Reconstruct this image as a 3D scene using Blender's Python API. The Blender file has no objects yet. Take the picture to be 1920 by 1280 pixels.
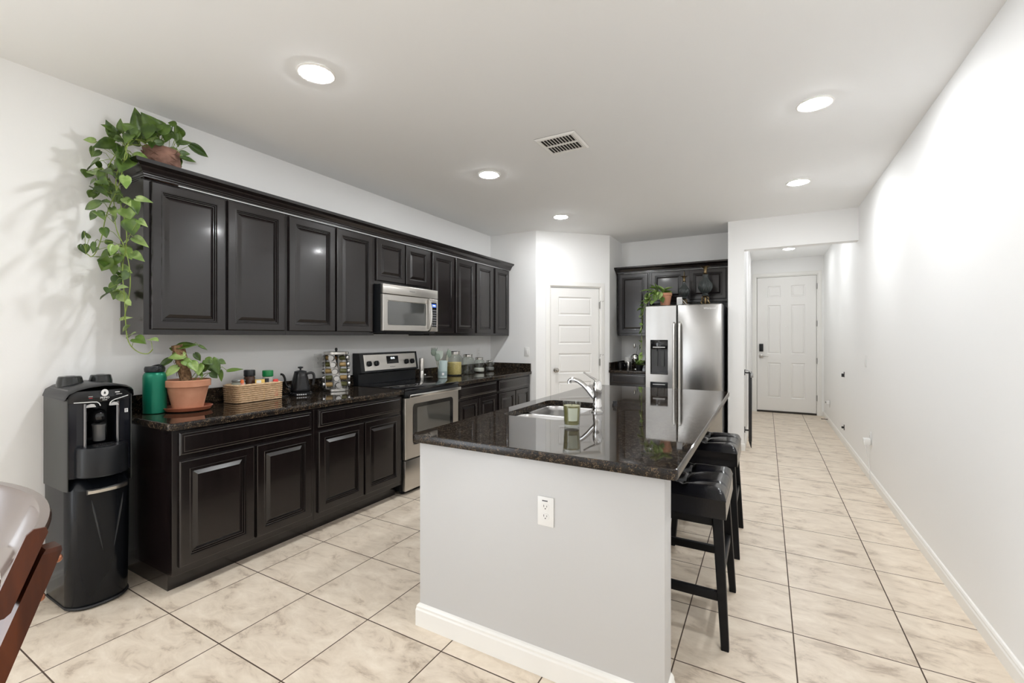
import bpy, bmesh, math, random
from mathutils import Vector, Matrix
PI = math.pi
R = math.radians
random.seed(7)
SC = bpy.context.scene
COL = SC.collection

# ------------------------------------------------------------------ camera, world, light, exposure
cam_d = bpy.data.cameras.new('camera'); cam = bpy.data.objects.new('camera', cam_d); COL.objects.link(cam)
cam.location = (0, 0, 1.37); cam.rotation_euler = (R(90), 0, R(29.39))
cam_d.sensor_width = 36; cam_d.lens = 844.8 / 1920 * 36; cam_d.shift_y = -9 / 1920; cam_d.clip_start = 0.02
SC.camera = cam
SC.view_settings.view_transform = 'Standard'; SC.view_settings.look = 'None'
SC.view_settings.gamma = 1.0; SC.view_settings.exposure = 0.27
SC.view_settings.use_curve_mapping = False
w = bpy.data.worlds.new('sky'); SC.world = w; w.use_nodes = True
w.node_tree.nodes['Background'].inputs[0].default_value = (0.75, 0.87, 1.0, 1); w.node_tree.nodes['Background'].inputs[1].default_value = 1.0
SC.cycles.use_denoising = True
SC.cycles.max_bounces = 10; SC.cycles.diffuse_bounces = 8; SC.cycles.glossy_bounces = 5; SC.cycles.transmission_bounces = 8
SC.cycles.sample_clamp_indirect = 8; SC.cycles.caustics_refractive = False; SC.cycles.caustics_reflective = False
LAMP = 210.0        # strength of a ceiling lamp's lens
DAY = 80.0        # power of the added daylight lamp behind the camera
def area(name, loc, rot, sx, sy, power, col=(1, 1, 1)):
    l = bpy.data.lights.new(name, 'AREA'); l.shape = 'RECTANGLE'; l.size = sx; l.size_y = sy; l.energy = power; l.color = col
    o = bpy.data.objects.new(name, l); COL.objects.link(o); o.location = loc; o.rotation_euler = rot
    return o
# added lamp, as daylight by invented patio doors in the left wall, behind the camera (just outside the opening)
area('patio_daylight', (-3.50, -1.95, 1.25), (R(90), 0, R(-90)), 2.5, 2.3, DAY, (0.93, 0.96, 1.0))

# ------------------------------------------------------------------ mesh helpers
class MB:
    def __init__(s): s.v = []; s.f = []; s.M = Matrix.Identity(4); s.mi = []
    def add(s, vs, fs, mi=0):
        n = len(s.v); s.v += [tuple(s.M @ Vector(p)) for p in vs]
        s.f += [tuple(i + n for i in f) for f in fs]; s.mi += [mi] * len(fs); return s
    def bm(s, b, mi=0):
        b.verts.ensure_lookup_table()
        vs = [tuple(v.co) for v in b.verts]; fs = [tuple(v.index for v in f.verts) for f in b.faces]
        b.free(); return s.add(vs, fs, mi)
    def box(s, x0, x1, y0, y1, z0, z1, bev=0, seg=2, mi=0):
        b = bmesh.new(); bmesh.ops.create_cube(b, size=1)
        for v in b.verts: v.co = Vector(((x0 + x1) / 2 + v.co.x * abs(x1 - x0), (y0 + y1) / 2 + v.co.y * abs(y1 - y0), (z0 + z1) / 2 + v.co.z * abs(z1 - z0)))
        if bev: bmesh.ops.bevel(b, geom=list(b.edges), offset=bev, segments=seg, profile=0.5, affect='EDGES')
        b.verts.index_update(); return s.bm(b, mi)
    def loft(s, loops, cap0=True, cap1=True, closed=True, mi=0):
        n = len(loops[0]); vs = [p for l in loops for p in l]; fs = []
        for k in range(len(loops) - 1):
            for i in range(n if closed else n - 1):
                j = (i + 1) % n; fs.append((k * n + i, k * n + j, (k + 1) * n + j, (k + 1) * n + i))
        if cap0: fs.append(tuple(range(n - 1, -1, -1)))
        if cap1: fs.append(tuple((len(loops) - 1) * n + i for i in range(n)))
        return s.add(vs, fs, mi)
    def lathe(s, prof, c=(0, 0, 0), seg=28, caps=True, flute=0, fa=0.0, mi=0, sx=1, sy=1):
        loops = []
        for r, z in prof:
            l = []
            for i in range(seg):
                a = 2 * PI * i / seg; rr = max(r, 1e-5) * (1 + (fa * math.cos(flute * a) if flute else 0))
                l.append((c[0] + rr * sx * math.cos(a), c[1] + rr * sy * math.sin(a), c[2] + z))
            loops.append(l)
        return s.loft(loops, caps, caps, mi=mi)
    def tube(s, pts, r, seg=10, caps=True, mi=0, sy=1.0):
        pts = [Vector(p) for p in pts]; n = len(pts)
        rs = r if isinstance(r, (list, tuple)) else [r] * n
        loops = []; up = None
        for i, p in enumerate(pts):
            t = (pts[min(i + 1, n - 1)] - pts[max(i - 1, 0)]).normalized()
            if up is None: up = Vector((0, 0, 1)) if abs(t.z) < 0.9 else Vector((0, 1, 0))
            a = t.cross(up).normalized(); b = a.cross(t).normalized(); up = b
            loops.append([tuple(p + (a * math.cos(2 * PI * k / seg) + b * sy * math.sin(2 * PI * k / seg)) * rs[i]) for k in range(seg)])
        return s.loft(loops, caps, caps, mi=mi)
    def bar(s, p0, p1, wx, wy, wx1=None, wy1=None, bev=0.0):   # tapered square leg from p0 (top) to p1 (bottom)
        wx1 = wx if wx1 is None else wx1; wy1 = wy if wy1 is None else wy1
        lo = []
        for (p, a, b) in ((p1, wx1, wy1), (p0, wx, wy)):
            a /= 2; b /= 2; c = min(a, b) * 0.2
            lo.append([(p[0] + x, p[1] + y, p[2]) for x, y in ((a - c, -b), (a, -b + c), (a, b - c), (a - c, b), (-a + c, b), (-a, b - c), (-a, -b + c), (-a + c, -b))])
        return s.loft(lo)
    def sph(s, c, rx, ry=None, rz=None, seg=16, rings=10, mi=0):
        ry = ry or rx; rz = rz or rx
        lo = [[(c[0] + rx * math.sin(PI * k / rings) * math.cos(2 * PI * i / seg), c[1] + ry * math.sin(PI * k / rings) * math.sin(2 * PI * i / seg), c[2] - rz * math.cos(PI * k / rings)) for i in range(seg)] for k in range(1, rings)]
        return s.loft(lo, mi=mi)
    def prism(s, pts, z0, z1, mi=0):
        return s.loft([[(x, y, z0) for x, y in pts], [(x, y, z1) for x, y in pts]], mi=mi)
    def plate(s, outer, holes, z0, z1, bev=0.0):     # slab with holes
        b = bmesh.new(); 
        for lp in [outer] + holes:
            vs = [b.verts.new((x, y, z1)) for x, y in lp]
            for i in range(len(vs)): b.edges.new((vs[i], vs[(i + 1) % len(vs)]))
        bmesh.ops.triangle_fill(b, edges=list(b.edges), use_beauty=True, use_dissolve=False)
        b.verts.index_update(); b.faces.ensure_lookup_table()
        tv = [tuple(v.co) for v in b.verts]; tf = []
        for f in b.faces:
            ids = [v.index for v in f.verts]
            if f.normal.z < 0: ids.reverse()
            tf.append(tuple(ids))
        b.free()
        if not bev:
            s.add(tv, tf); s.add([(x, y, z0) for x, y, z in tv], [tuple(reversed(f)) for f in tf])
            for k, lp in enumerate([outer] + holes):
                s.loft([[(x, y, z0) for x, y in lp], [(x, y, z1) for x, y in lp]], False, False)
            return s
        # shrink the outer outline for an eased edge
        cx = sum(p[0] for p in outer) / len(outer); cy = sum(p[1] for p in outer) / len(outer)
        def ins(lp, d):
            n = len(lp); o = []
            for i in range(n):
                a = Vector(lp[i - 1]); p = Vector(lp[i]); c = Vector(lp[(i + 1) % n])
                e1 = (p - a).normalized(); e2 = (c - p).normalized(); n1 = Vector((-e1.y, e1.x)); n2 = Vector((-e2.y, e2.x)); m = (n1 + n2).normalized()
                k = d / max(0.3, m.dot(n1)); o.append((p.x + m.x * k, p.y + m.y * k))
            return o
        no = len(outer); io = ins(outer, bev)
        mapx = {i: io[i] for i in range(no)}
        tv2 = [(mapx[i][0], mapx[i][1], z) if i < no else (x, y, z) for i, (x, y, z) in enumerate(tv)]
        s.add(tv2, tf); s.add([(x, y, z0) for x, y, z in tv2], [tuple(reversed(f)) for f in tf])
        lo = []
        for d, z in ((bev, z0), (bev * 0.3, z0 + bev * 0.3), (0, z0 + bev), (0, z1 - bev), (bev * 0.3, z1 - bev * 0.3), (bev, z1)):
            q = ins(outer, d) if d else outer; lo.append([(x, y, z) for x, y in q])
        s.loft(lo, False, False)
        for lp in holes: s.loft([[(x, y, z1) for x, y in lp], [(x, y, z0) for x, y in lp]], False, False)
        return s
    def build(s, name, mat, parent=None, smooth=True, ang=35):
        me = bpy.data.meshes.new(name); me.from_pydata(s.v, [], s.f); me.update()
        b = bmesh.new(); b.from_mesh(me); bmesh.ops.recalc_face_normals(b, faces=list(b.faces)); b.to_mesh(me); b.free()
        mats = mat if isinstance(mat, (list, tuple)) else [mat]
        for m in mats: me.materials.append(m)
        if len(mats) > 1:
            for p, i in zip(me.polygons, s.mi): p.material_index = i
        if smooth:
            for p in me.polygons: p.use_smooth = True
            me.set_sharp_from_angle(angle=R(ang))
        o = bpy.data.objects.new(name, me); COL.objects.link(o)
        if parent is not None: o.parent = parent
        return o

def rrect(x0, x1, y0, y1, r, n=5):
    pts = []
    for cx, cy, a0 in ((x1 - r, y0 + r, -90), (x1 - r, y1 - r, 0), (x0 + r, y1 - r, 90), (x0 + r, y0 + r, 180)):
        for k in range(n + 1):
            a = R(a0 + 90 * k / n); pts.append((cx + r * math.cos(a), cy + r * math.sin(a)))
    return pts

def panelled(mb, x0, x1, z0, z1, yb, t, panels, prof, edge=0.004):
    """door leaf: back plane at y=yb, front plane at yb-t (facing -y); panels = [(xa, xb, za, zb)] carry a moulded profile [(inset, depth)]"""
    yf = yb - t
    def rect(a, b, c, d, y): return [(a, y, c), (b, y, c), (b, y, d), (a, y, d)]
    e = edge
    mb.loft([rect(x0, x1, z0, z1, yb), rect(x0, x1, z0, z1, yf + e), rect(x0 + e * .35, x1 - e * .35, z0 + e * .35, z1 - e * .35, yf + e * .35), rect(x0 + e, x1 - e, z0 + e, z1 - e, yf)], True, False)
    xs = sorted({x0 + e, x1 - e, *[p[0] for p in panels], *[p[1] for p in panels]})
    zs = sorted({z0 + e, z1 - e, *[p[2] for p in panels], *[p[3] for p in panels]})
    for i in range(len(xs) - 1):
        for j in range(len(zs) - 1):
            cx = (xs[i] + xs[i + 1]) / 2; cz = (zs[j] + zs[j + 1]) / 2
            if any(a < cx < b and c < cz < d for a, b, c, d in panels): continue
            mb.add(rect(xs[i], xs[i + 1], zs[j], zs[j + 1], yf), [(0, 1, 2, 3)])
    for a, b, c, d in panels:
        # edges of a panel may carry extra verts of the grid: close enough, same line
        mb.loft([rect(a + q, b - q, c + q, d - q, yf - h) for q, h in prof], False, True)

def empty(name, loc, rotz=0):
    o = bpy.data.objects.new(name, None); COL.objects.link(o); o.location = loc; o.rotation_euler = (0, 0, rotz); o.empty_display_size = 0.1
    return o
def tag(o, label, cat, group=None):
    o['label'] = label; o['category'] = cat
    if group: o['group'] = group
    return o
def thing(name, label, cat, loc=(0, 0, 0), rotz=0, group=None): return tag(empty(name, loc, rotz), label, cat, group)
def struct(o): o['kind'] = 'structure'; return o
def copy_tree(o, parent=None):
    c = o.copy(); COL.objects.link(c); c.parent = parent
    for ch in list(o.children): copy_tree(ch, c)
    return c

# ------------------------------------------------------------------ materials
def mat(name, col=(0.8, 0.8, 0.8), rough=0.5, metal=0.0, ior=1.45, coat=0.0, emis=None, es=0.0, trans=0.0, alpha=1.0, bump=None, sheen=0.0, aniso=0.0):
    m = bpy.data.materials.new(name); m.use_nodes = True; nt = m.node_tree; p = nt.nodes['Principled BSDF']
    p.inputs['Base Color'].default_value = (*col, 1); p.inputs['Roughness'].default_value = rough; p.inputs['Metallic'].default_value = metal
    p.inputs['IOR'].default_value = ior; p.inputs['Coat Weight'].default_value = coat; p.inputs['Coat Roughness'].default_value = 0.08
    p.inputs['Transmission Weight'].default_value = trans; p.inputs['Alpha'].default_value = alpha
    if aniso: p.inputs['Anisotropic'].default_value = aniso
    if emis: p.inputs['Emission Color'].default_value = (*emis, 1); p.inputs['Emission Strength'].default_value = es
    if bump:
        sc, st, det = bump
        tc = nt.nodes.new('ShaderNodeTexCoord'); n = nt.nodes.new('ShaderNodeTexNoise'); b = nt.nodes.new('ShaderNodeBump')
        n.inputs['Scale'].default_value = sc; n.inputs['Detail'].default_value = det; b.inputs['Strength'].default_value = st; b.inputs['Distance'].default_value = 0.002
        nt.links.new(tc.outputs['Object'], n.inputs['Vector']); nt.links.new(n.outputs['Fac'], b.inputs['Height']); nt.links.new(b.outputs['Normal'], p.inputs['Normal'])
    return m
def N(nt, t, **k):
    n = nt.nodes.new(t)
    for a, b in k.items(): setattr(n, a, b)
    return n
def noisecol(m, c0, c1, scale=20, detail=4, p0=0.35, p1=0.65, stretch=(1, 1, 1), coords='Object'):
    nt = m.node_tree; p = nt.nodes['Principled BSDF']
    tc = N(nt, 'ShaderNodeTexCoord'); mp = N(nt, 'ShaderNodeMapping'); n = N(nt, 'ShaderNodeTexNoise'); r = N(nt, 'ShaderNodeValToRGB')
    mp.inputs['Scale'].default_value = stretch; n.inputs['Scale'].default_value = scale; n.inputs['Detail'].default_value = detail
    r.color_ramp.elements[0].color = (*c0, 1); r.color_ramp.elements[1].color = (*c1, 1); r.color_ramp.elements[0].position = p0; r.color_ramp.elements[1].position = p1
    nt.links.new(tc.outputs[coords], mp.inputs['Vector']); nt.links.new(mp.outputs[0], n.inputs['Vector']); nt.links.new(n.outputs['Fac'], r.inputs[0]); nt.links.new(r.outputs[0], p.inputs['Base Color'])
    return m
WALL = mat('wall_paint', (0.865, 0.865, 0.86), 0.6, bump=(90, 0.12, 3))
CEIL = mat('ceiling_paint', (0.88, 0.885, 0.885), 0.8)
TRIM = mat('trim_paint', (0.84, 0.83, 0.80), 0.35)
DOORW = mat('door_paint', (0.82, 0.81, 0.79), 0.35)
CAB = noisecol(mat('espresso_wood', (0.006, 0.004, 0.004), 0.22, ior=1.52, coat=0.25), (0.0045, 0.0028, 0.0028), (0.009, 0.0055, 0.0055), 6, 5, stretch=(8, 8, 0.6))
CABIN = mat('cabinet_shadow_gap', (0.008, 0.007, 0.007), 0.6)
STEEL = mat('stainless_steel', (0.60, 0.585, 0.56), 0.24, 1.0)
STEELB = mat('brushed_steel', (0.62, 0.595, 0.56), 0.3, 1.0, aniso=0.5)
CHROME = mat('chrome', (0.8, 0.8, 0.8), 0.06, 1.0)
BLACKG = mat('black_gloss', (0.008, 0.008, 0.009), 0.07, ior=1.5)
BLACKP = mat('black_plastic', (0.010, 0.011, 0.013), 0.3, ior=1.4)
BLACKM = mat('black_matt_metal', (0.015, 0.015, 0.016), 0.5)
GREYP = mat('grey_plastic', (0.038, 0.040, 0.038), 0.35)
DARKBL = mat('dark_satin_plastic', (0.006, 0.007, 0.009), 0.2, ior=1.32)
LEATHER = mat('black_leather', (0.006, 0.006, 0.008), 0.2, ior=1.36, coat=0.1, bump=(140, 0.2, 3))
STOOLW = mat('black_wood', (0.005, 0.005, 0.006), 0.45, ior=1.3)
WHITEP = mat('white_plastic', (0.80, 0.80, 0.79), 0.3)
SLOT = mat('dark_slot', (0.03, 0.03, 0.03), 0.6)
def thin_glass(name, tint, refl=1.0):
    m = bpy.data.materials.new(name); m.use_nodes = True; nt = m.node_tree; nt.nodes.remove(nt.nodes['Principled BSDF']); out = nt.nodes['Material Output']
    a = nt.nodes.new('ShaderNodeBsdfTransparent'); a.inputs[0].default_value = (*tint, 1); g = nt.nodes.new('ShaderNodeBsdfGlossy'); g.inputs['Roughness'].default_value = 0.03
    f = nt.nodes.new('ShaderNodeLayerWeight'); x = nt.nodes.new('ShaderNodeMixShader')
    pw = nt.nodes.new('ShaderNodeMath'); pw.operation = 'POWER'; pw.inputs[1].default_value = 3.0; ma = nt.nodes.new('ShaderNodeMath'); ma.operation = 'MULTIPLY_ADD'; ma.inputs[1].default_value = 0.6; ma.inputs[2].default_value = 0.04
    nt.links.new(f.outputs['Facing'], pw.inputs[0]); nt.links.new(pw.outputs[0], ma.inputs[0]); nt.links.new(ma.outputs[0], x.inputs[0]); nt.links.new(a.outputs[0], x.inputs[1]); nt.links.new(g.outputs[0], x.inputs[2]); nt.links.new(x.outputs[0], out.inputs[0]); return m
GLASS = thin_glass('clear_glass', (0.95, 0.965, 0.95))
TERRA = noisecol(mat('terracotta', (0.5, 0.2, 0.1), 0.75), (0.50, 0.225, 0.13), (0.60, 0.30, 0.19), 9, 5)
SAUCER = mat('dark_terracotta', (0.40, 0.13, 0.07), 0.35)
SOIL = mat('soil', (0.04, 0.025, 0.015), 0.95)
STEM = mat('vine_stem', (0.20, 0.27, 0.05), 0.5)
BRASS = mat('aged_brass', (0.19, 0.14, 0.075), 0.3, 1.0)
def leafmat(name, a, b):
    m = noisecol(mat(name, a, 0.38, ior=1.45), a, b, 14, 3, 0.4, 0.62)
    p = m.node_tree.nodes['Principled BSDF']; p.inputs['Subsurface Weight'].default_value = 0.0
    return m
LEAF = leafmat('pothos_leaf', (0.034, 0.072, 0.009), (0.095, 0.165, 0.024))
LEAFL = leafmat('pothos_leaf_pale', (0.15, 0.25, 0.05), (0.34, 0.45, 0.16))
# polished granite
GRAN = mat('granite', (0.01, 0.01, 0.01), 0.035, ior=1.62)
nt = GRAN.node_tree; p = nt.nodes['Principled BSDF']
tc = N(nt, 'ShaderNodeTexCoord'); v1 = N(nt, 'ShaderNodeTexVoronoi'); v1.inputs['Scale'].default_value = 300; v2 = N(nt, 'ShaderNodeTexNoise'); v2.inputs['Scale'].default_value = 45; v2.inputs['Detail'].default_value = 6
r1 = N(nt, 'ShaderNodeValToRGB'); r1.color_ramp.elements[0].position = 0.0; r1.color_ramp.elements[0].color = (0.008, 0.0075, 0.007, 1); r1.color_ramp.elements[1].position = 1.0; r1.color_ramp.elements[1].color = (0.07, 0.042, 0.024, 1)
e = r1.color_ramp.elements.new(0.45); e.color = (0.013, 0.011, 0.010, 1); e = r1.color_ramp.elements.new(0.72); e.color = (0.032, 0.019, 0.011, 1); e = r1.color_ramp.elements.new(0.95); e.color = (0.16, 0.12, 0.075, 1)
mx = N(nt, 'ShaderNodeMath', operation='MULTIPLY'); sp = N(nt, 'ShaderNodeSeparateColor'); ad = N(nt, 'ShaderNodeMath', operation='MULTIPLY'); ad.inputs[1].default_value = 1.75
nt.links.new(tc.outputs['Object'], v1.inputs['Vector']); nt.links.new(tc.outputs['Object'], v2.inputs['Vector']); nt.links.new(v1.outputs['Color'], sp.inputs[0])
nt.links.new(sp.outputs[0], mx.inputs[0]); nt.links.new(v2.outputs['Fac'], mx.inputs[1]); nt.links.new(mx.outputs[0], ad.inputs[0]); nt.links.new(ad.outputs[0], r1.inputs[0]); nt.links.new(r1.outputs[0], p.inputs['Base Color'])
GRANE = GRAN.copy(); GRANE.name = 'granite_edge'; GRANE.node_tree.nodes['Principled BSDF'].inputs['Roughness'].default_value = 0.22; GRANE.node_tree.nodes['Principled BSDF'].inputs['IOR'].default_value = 1.4
# floor tile
TILE = mat('floor_tile', (0.6, 0.5, 0.4), 0.33)
nt = TILE.node_tree; p = nt.nodes['Principled BSDF']
tc = N(nt, 'ShaderNodeTexCoord'); sx = N(nt, 'ShaderNodeSeparateXYZ'); nt.links.new(tc.outputs['Object'], sx.inputs[0])
PITCH = 0.4475
def grid(axis, off):
    a = N(nt, 'ShaderNodeMath', operation='SUBTRACT'); a.inputs[1].default_value = off; nt.links.new(sx.outputs[axis], a.inputs[0])
    b = N(nt, 'ShaderNodeMath', operation='DIVIDE'); b.inputs[1].default_value = PITCH; nt.links.new(a.outputs[0], b.inputs[0])
    fl = N(nt, 'ShaderNodeMath', operation='FLOOR'); nt.links.new(b.outputs[0], fl.inputs[0])
    c = N(nt, 'ShaderNodeMath', operation='PINGPONG'); c.inputs[1].default_value = 0.5; nt.links.new(b.outputs[0], c.inputs[0])
    return c, fl
gx, fx = grid('X', 0.110); gy, fy = grid('Y', 1.111)
mn = N(nt, 'ShaderNodeMath', operation='MINIMUM'); nt.links.new(gx.outputs[0], mn.inputs[0]); nt.links.new(gy.outputs[0], mn.inputs[1])
lt = N(nt, 'ShaderNodeMath', operation='LESS_THAN'); lt.inputs[1].default_value = 0.0062; nt.links.new(mn.outputs[0], lt.inputs[0])
cmb = N(nt, 'ShaderNodeCombineXYZ'); nt.links.new(fx.outputs[0], cmb.inputs[0]); nt.links.new(fy.outputs[0], cmb.inputs[1])
wn = N(nt, 'ShaderNodeTexWhiteNoise'); nt.links.new(cmb.outputs[0], wn.inputs['Vector'])
off = N(nt, 'ShaderNodeVectorMath', operation='SCALE'); off.inputs['Scale'].default_value = 7.0; nt.links.new(wn.outputs['Color'], off.inputs[0])
add = N(nt, 'ShaderNodeVectorMath', operation='ADD'); nt.links.new(tc.outputs['Object'], add.inputs[0]); nt.links.new(off.outputs[0], add.inputs[1])
mp = N(nt, 'ShaderNodeMapping'); mp.inputs['Scale'].default_value = (1.0, 1.9, 1); mp.inputs['Rotation'].default_value = (0, 0, R(20)); nt.links.new(add.outputs[0], mp.inputs[0])
n1 = N(nt, 'ShaderNodeTexNoise'); n1.inputs['Scale'].default_value = 6.0; n1.inputs['Detail'].default_value = 12; n1.inputs['Roughness'].default_value = 0.68; n1.inputs['Distortion'].default_value = 0.5
nt.links.new(mp.outputs[0], n1.inputs['Vector'])
rr = N(nt, 'ShaderNodeValToRGB'); cr = rr.color_ramp
cr.elements[0].position = 0.33; cr.elements[0].color = (0.43, 0.345, 0.265, 1); cr.elements[1].position = 0.68; cr.elements[1].color = (0.79, 0.70, 0.585, 1)
e = cr.elements.new(0.45); e.color = (0.66, 0.565, 0.455, 1); e = cr.elements.new(0.56); e.color = (0.725, 0.63, 0.515, 1)
nt.links.new(n1.outputs['Fac'], rr.inputs[0])
ml = N(nt, 'ShaderNodeMix', data_type='RGBA'); ml.inputs[7].default_value = (0.07, 0.045, 0.03, 1)
nt.links.new(lt.outputs[0], ml.inputs[0]); nt.links.new(rr.outputs[0], ml.inputs[6]); nt.links.new(ml.outputs[2], p.inputs['Base Color'])
ro = N(nt, 'ShaderNodeMath', operation='MULTIPLY_ADD'); ro.inputs[1].default_value = 0.5; ro.inputs[2].default_value = 0.32; nt.links.new(lt.outputs[0], ro.inputs[0]); nt.links.new(ro.outputs[0], p.inputs['Roughness'])
bp = N(nt, 'ShaderNodeBump'); bp.inputs['Strength'].default_value = 0.08; bp.inputs['Distance'].default_value = 0.003; nt.links.new(n1.outputs['Fac'], bp.inputs['Height']); nt.links.new(bp.outputs[0], p.inputs['Normal'])

# ------------------------------------------------------------------ the room
XL, XR, ZC = -3.345, 0.875, 2.77
YP, YB, YF = 5.33, 6.69, 6.085      # pantry side wall, fridge back wall, front of the hall opening
YD = 9.42                            # entry door wall
YR = -3.6                            # wall behind the camera
def wall(name, pts, z0=0, z1=ZC):
    m = MB(); m.prism(pts, z0, z1); return struct(m.build(name, WALL, smooth=False))
m = MB(); m.box(XL - .3, XR + .3, YR - .3, YD + .3, -0.1, 0.0); struct(m.build('floor', TILE, smooth=False))
m = MB(); m.box(XL - .3, XR + .3, YR - .3, YD + .3, ZC, ZC + 0.1); struct(m.build('ceiling', CEIL, smooth=False))
WY0, WY1 = -3.25, -0.65            # unseen patio doors added in the left wall, behind the camera
wall('wall_left', [(XL - .15, WY1), (XL, WY1), (XL, YP), (XL - .15, YP)])
wall('wall_left_rear', [(XL - .15, YR), (XL, YR), (XL, WY0), (XL - .15, WY0)])
wall('wall_left_head', [(XL - .15, WY0), (XL, WY0), (XL, WY1), (XL - .15, WY1)], 2.45)
wall('wall_right', [(XR, YR), (XR + .15, YR), (XR + .15, YD), (XR, YD)])
# pantry block: side wall, diagonal wall with the door, short return
PD0 = Vector((-2.64, YP)); PD1 = Vector((-1.881, 6.089)); dn = (PD1 - PD0).normalized(); nn = Vector((-dn.y, dn.x))
LD = (PD1 - PD0).length
def dpt(t, off=0.0): q = PD0 + dn * t + nn * off; return (q.x, q.y)
wall('wall_pantry_side', [(XL, YP), dpt(0), dpt(0, .12), (XL, YP + .12)])
DA, DB, DH = 0.198, 0.935, 2.045      # pantry door opening along the diagonal
wall('wall_pantry_left', [dpt(0), dpt(DA), dpt(DA, .12), dpt(0, .12)])
wall('wall_pantry_right', [dpt(DB), dpt(LD), dpt(LD, .12), dpt(DB, .12)])
wall('wall_pantry_head', [dpt(DA), dpt(DB), dpt(DB, .12), dpt(DA, .12)], DH)
wall('wall_alcove_left', [dpt(LD), (PD1.x, YB), (PD1.x - .12, YB), (PD1.x - .12, PD1.y)])
wall('wall_back', [(PD1.x - .12, YB), (-0.2276, YB), (-0.2276, YB + .12), (PD1.x - .12, YB + .12)])
wall('wall_pillar', [(-0.402, YF), (-0.2276, YF), (-0.2276, YB), (-0.402, YB)])
wall('wall_hall_left', [(-0.2276, YB), (-0.2276, YD), (-0.35, YD), (-0.35, YB)])
wall('wall_header', [(-0.2276, YF), (XR, YF), (XR, YF + .14), (-0.2276, YF + .14)], 2.415)
# entry wall with door opening
EX0, EX1, EH = -0.155, 0.785, 2.46
wall('wall_entry_left', [(-0.2276, YD), (EX0, YD), (EX0, YD + .12), (-0.2276, YD + .12)])
wall('wall_entry_right', [(EX1, YD), (XR, YD), (XR, YD + .12), (EX1, YD + .12)])
wall('wall_entry_head', [(EX0, YD), (EX1, YD), (EX1, YD + .12), (EX0, YD + .12)], EH)
# wall behind the camera; frame of the added, unseen patio doors
wall('wall_rear', [(XL, YR), (XR, YR), (XR, YR - .12), (XL, YR - .12)])
m = MB()
for y in (WY0, (WY0 + WY1) / 2 - .03, WY1 - .06): m.box(XL - .11, XL - .05, y, y + .06, 0.0, 2.45)
m.box(XL - .11, XL - .05, WY0 + .06, WY1 - .06, 0, .06); m.box(XL - .11, XL - .05, WY0 + .06, WY1 - .06, 2.39, 2.45)
struct(m.build('window_1', TRIM, smooth=False))
# baseboards
def baseboard(name, a, b, side=1, h=0.085, t=0.014):
    a = Vector(a); b = Vector(b); d = (b - a).normalized(); n = Vector((-d.y, d.x)) * side
    prof = [(0, 0), (t, 0), (t, h - .028), (t * .75, h - .02), (t * .75, h - .012), (t * .45, h - .004), (0.0, h)]
    m = MB(); m.loft([[(p.x + n.x * u, p.y + n.y * u, z) for u, z in prof] for p in (a, b)])
    return struct(m.build(name, TRIM, smooth=False))
baseboard('baseboard_right', (XR, YR), (XR, YD), 1)
baseboard('baseboard_left', (XL, WY1), (XL, 1.18), -1)
baseboard('baseboard_pantry_left', dpt(0.0), dpt(DA - .062), -1)
baseboard('baseboard_pantry_right', dpt(DB + .062), dpt(LD), -1)
baseboard('baseboard_pillar', (-0.402, YF), (-0.2136, YF), -1)
baseboard('baseboard_hall_left', (-0.2276, YF), (-0.2276, YD), -1)
baseboard('baseboard_entry_right', (EX1 + .062, YD), (XR, YD), -1)

def casing(name, x0, x1, h, w=0.06, t=0.016):    # local frame, front -y
    m = MB()
    def run(loops): m.loft(loops)
    pr = [(0, 0), (0, t * .6), (w * .15, t), (w * .75, t * .8), (w, t * .45), (w, 0)]
    # left, top, right with mitres
    path = [(x0, 0), (x0, h), (x1, h), (x1, 0)]
    lo = []
    for u, v in pr:
        lo.append([(x0 - u, -v, 0), (x0 - u, -v, h + u), (x1 + u, -v, h + u), (x1 + u, -v, 0)])
    n = len(pr); vs = [q for l in lo for q in l]; fs = []
    for k in range(n):
        j = (k + 1) % n
        for i in range(3): fs.append((k * 4 + i, k * 4 + i + 1, j * 4 + i + 1, j * 4 + i))
    m.add(vs, fs); return m
ang = math.atan2(dn.y, dn.x)
# pantry door (local x along the diagonal, front -y)
pd = struct(empty('door_1', (PD0.x, PD0.y, 0), ang))
casing('c', DA, DB, DH).build('door_frame', TRIM, pd)
m = MB(); m.box(DA, DA + .012, .005, .115, 0, DH - .012); m.box(DB - .012, DB, .005, .115, 0, DH - .012); m.box(DA, DB, .005, .115, DH - .012, DH); m.build('door_jamb', TRIM, pd, smooth=False)
m = MB(); pf = [(0, 0), (.006, -.006), (.011, -.012), (.018, -.012), (.034, -.003), (.036, -.003)]
pw0, pw1 = DA + .125, DB - .125
zs = [(0.155, 0.43), (0.54, 0.815), (0.925, 1.2), (1.31, 1.585), (1.65, 1.895)]
zs = [(0.17, 0.46), (0.565, 0.855), (0.955, 1.20), (1.30, 1.535), (1.645, 1.90)]
zs = [(0.115, 0.385), (0.495, 0.765), (0.873, 1.145), (1.27, 1.53), (1.655, 1.905)]
panelled(m, DA + .016, DB - .016, .012, DH - .016, .05, .035, [(pw0, pw1, a, b) for a, b in zs], pf); m.build('door_leaf', DOORW, pd, ang=9)
m = MB(); kx = DA + .085
m.M = Matrix.Translation((kx, .015, .925)) @ Matrix.Rotation(R(90), 4, 'X'); m.lathe([(.033, 0), (.033, .006), (.014, .010), (.012, .03), (.026, .038), (.03, .052), (.024, .064), (.006, .068)]); m.build('door_knob', mat('satin_nickel', (.42, .40, .37), .25, 1), pd)
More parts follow.
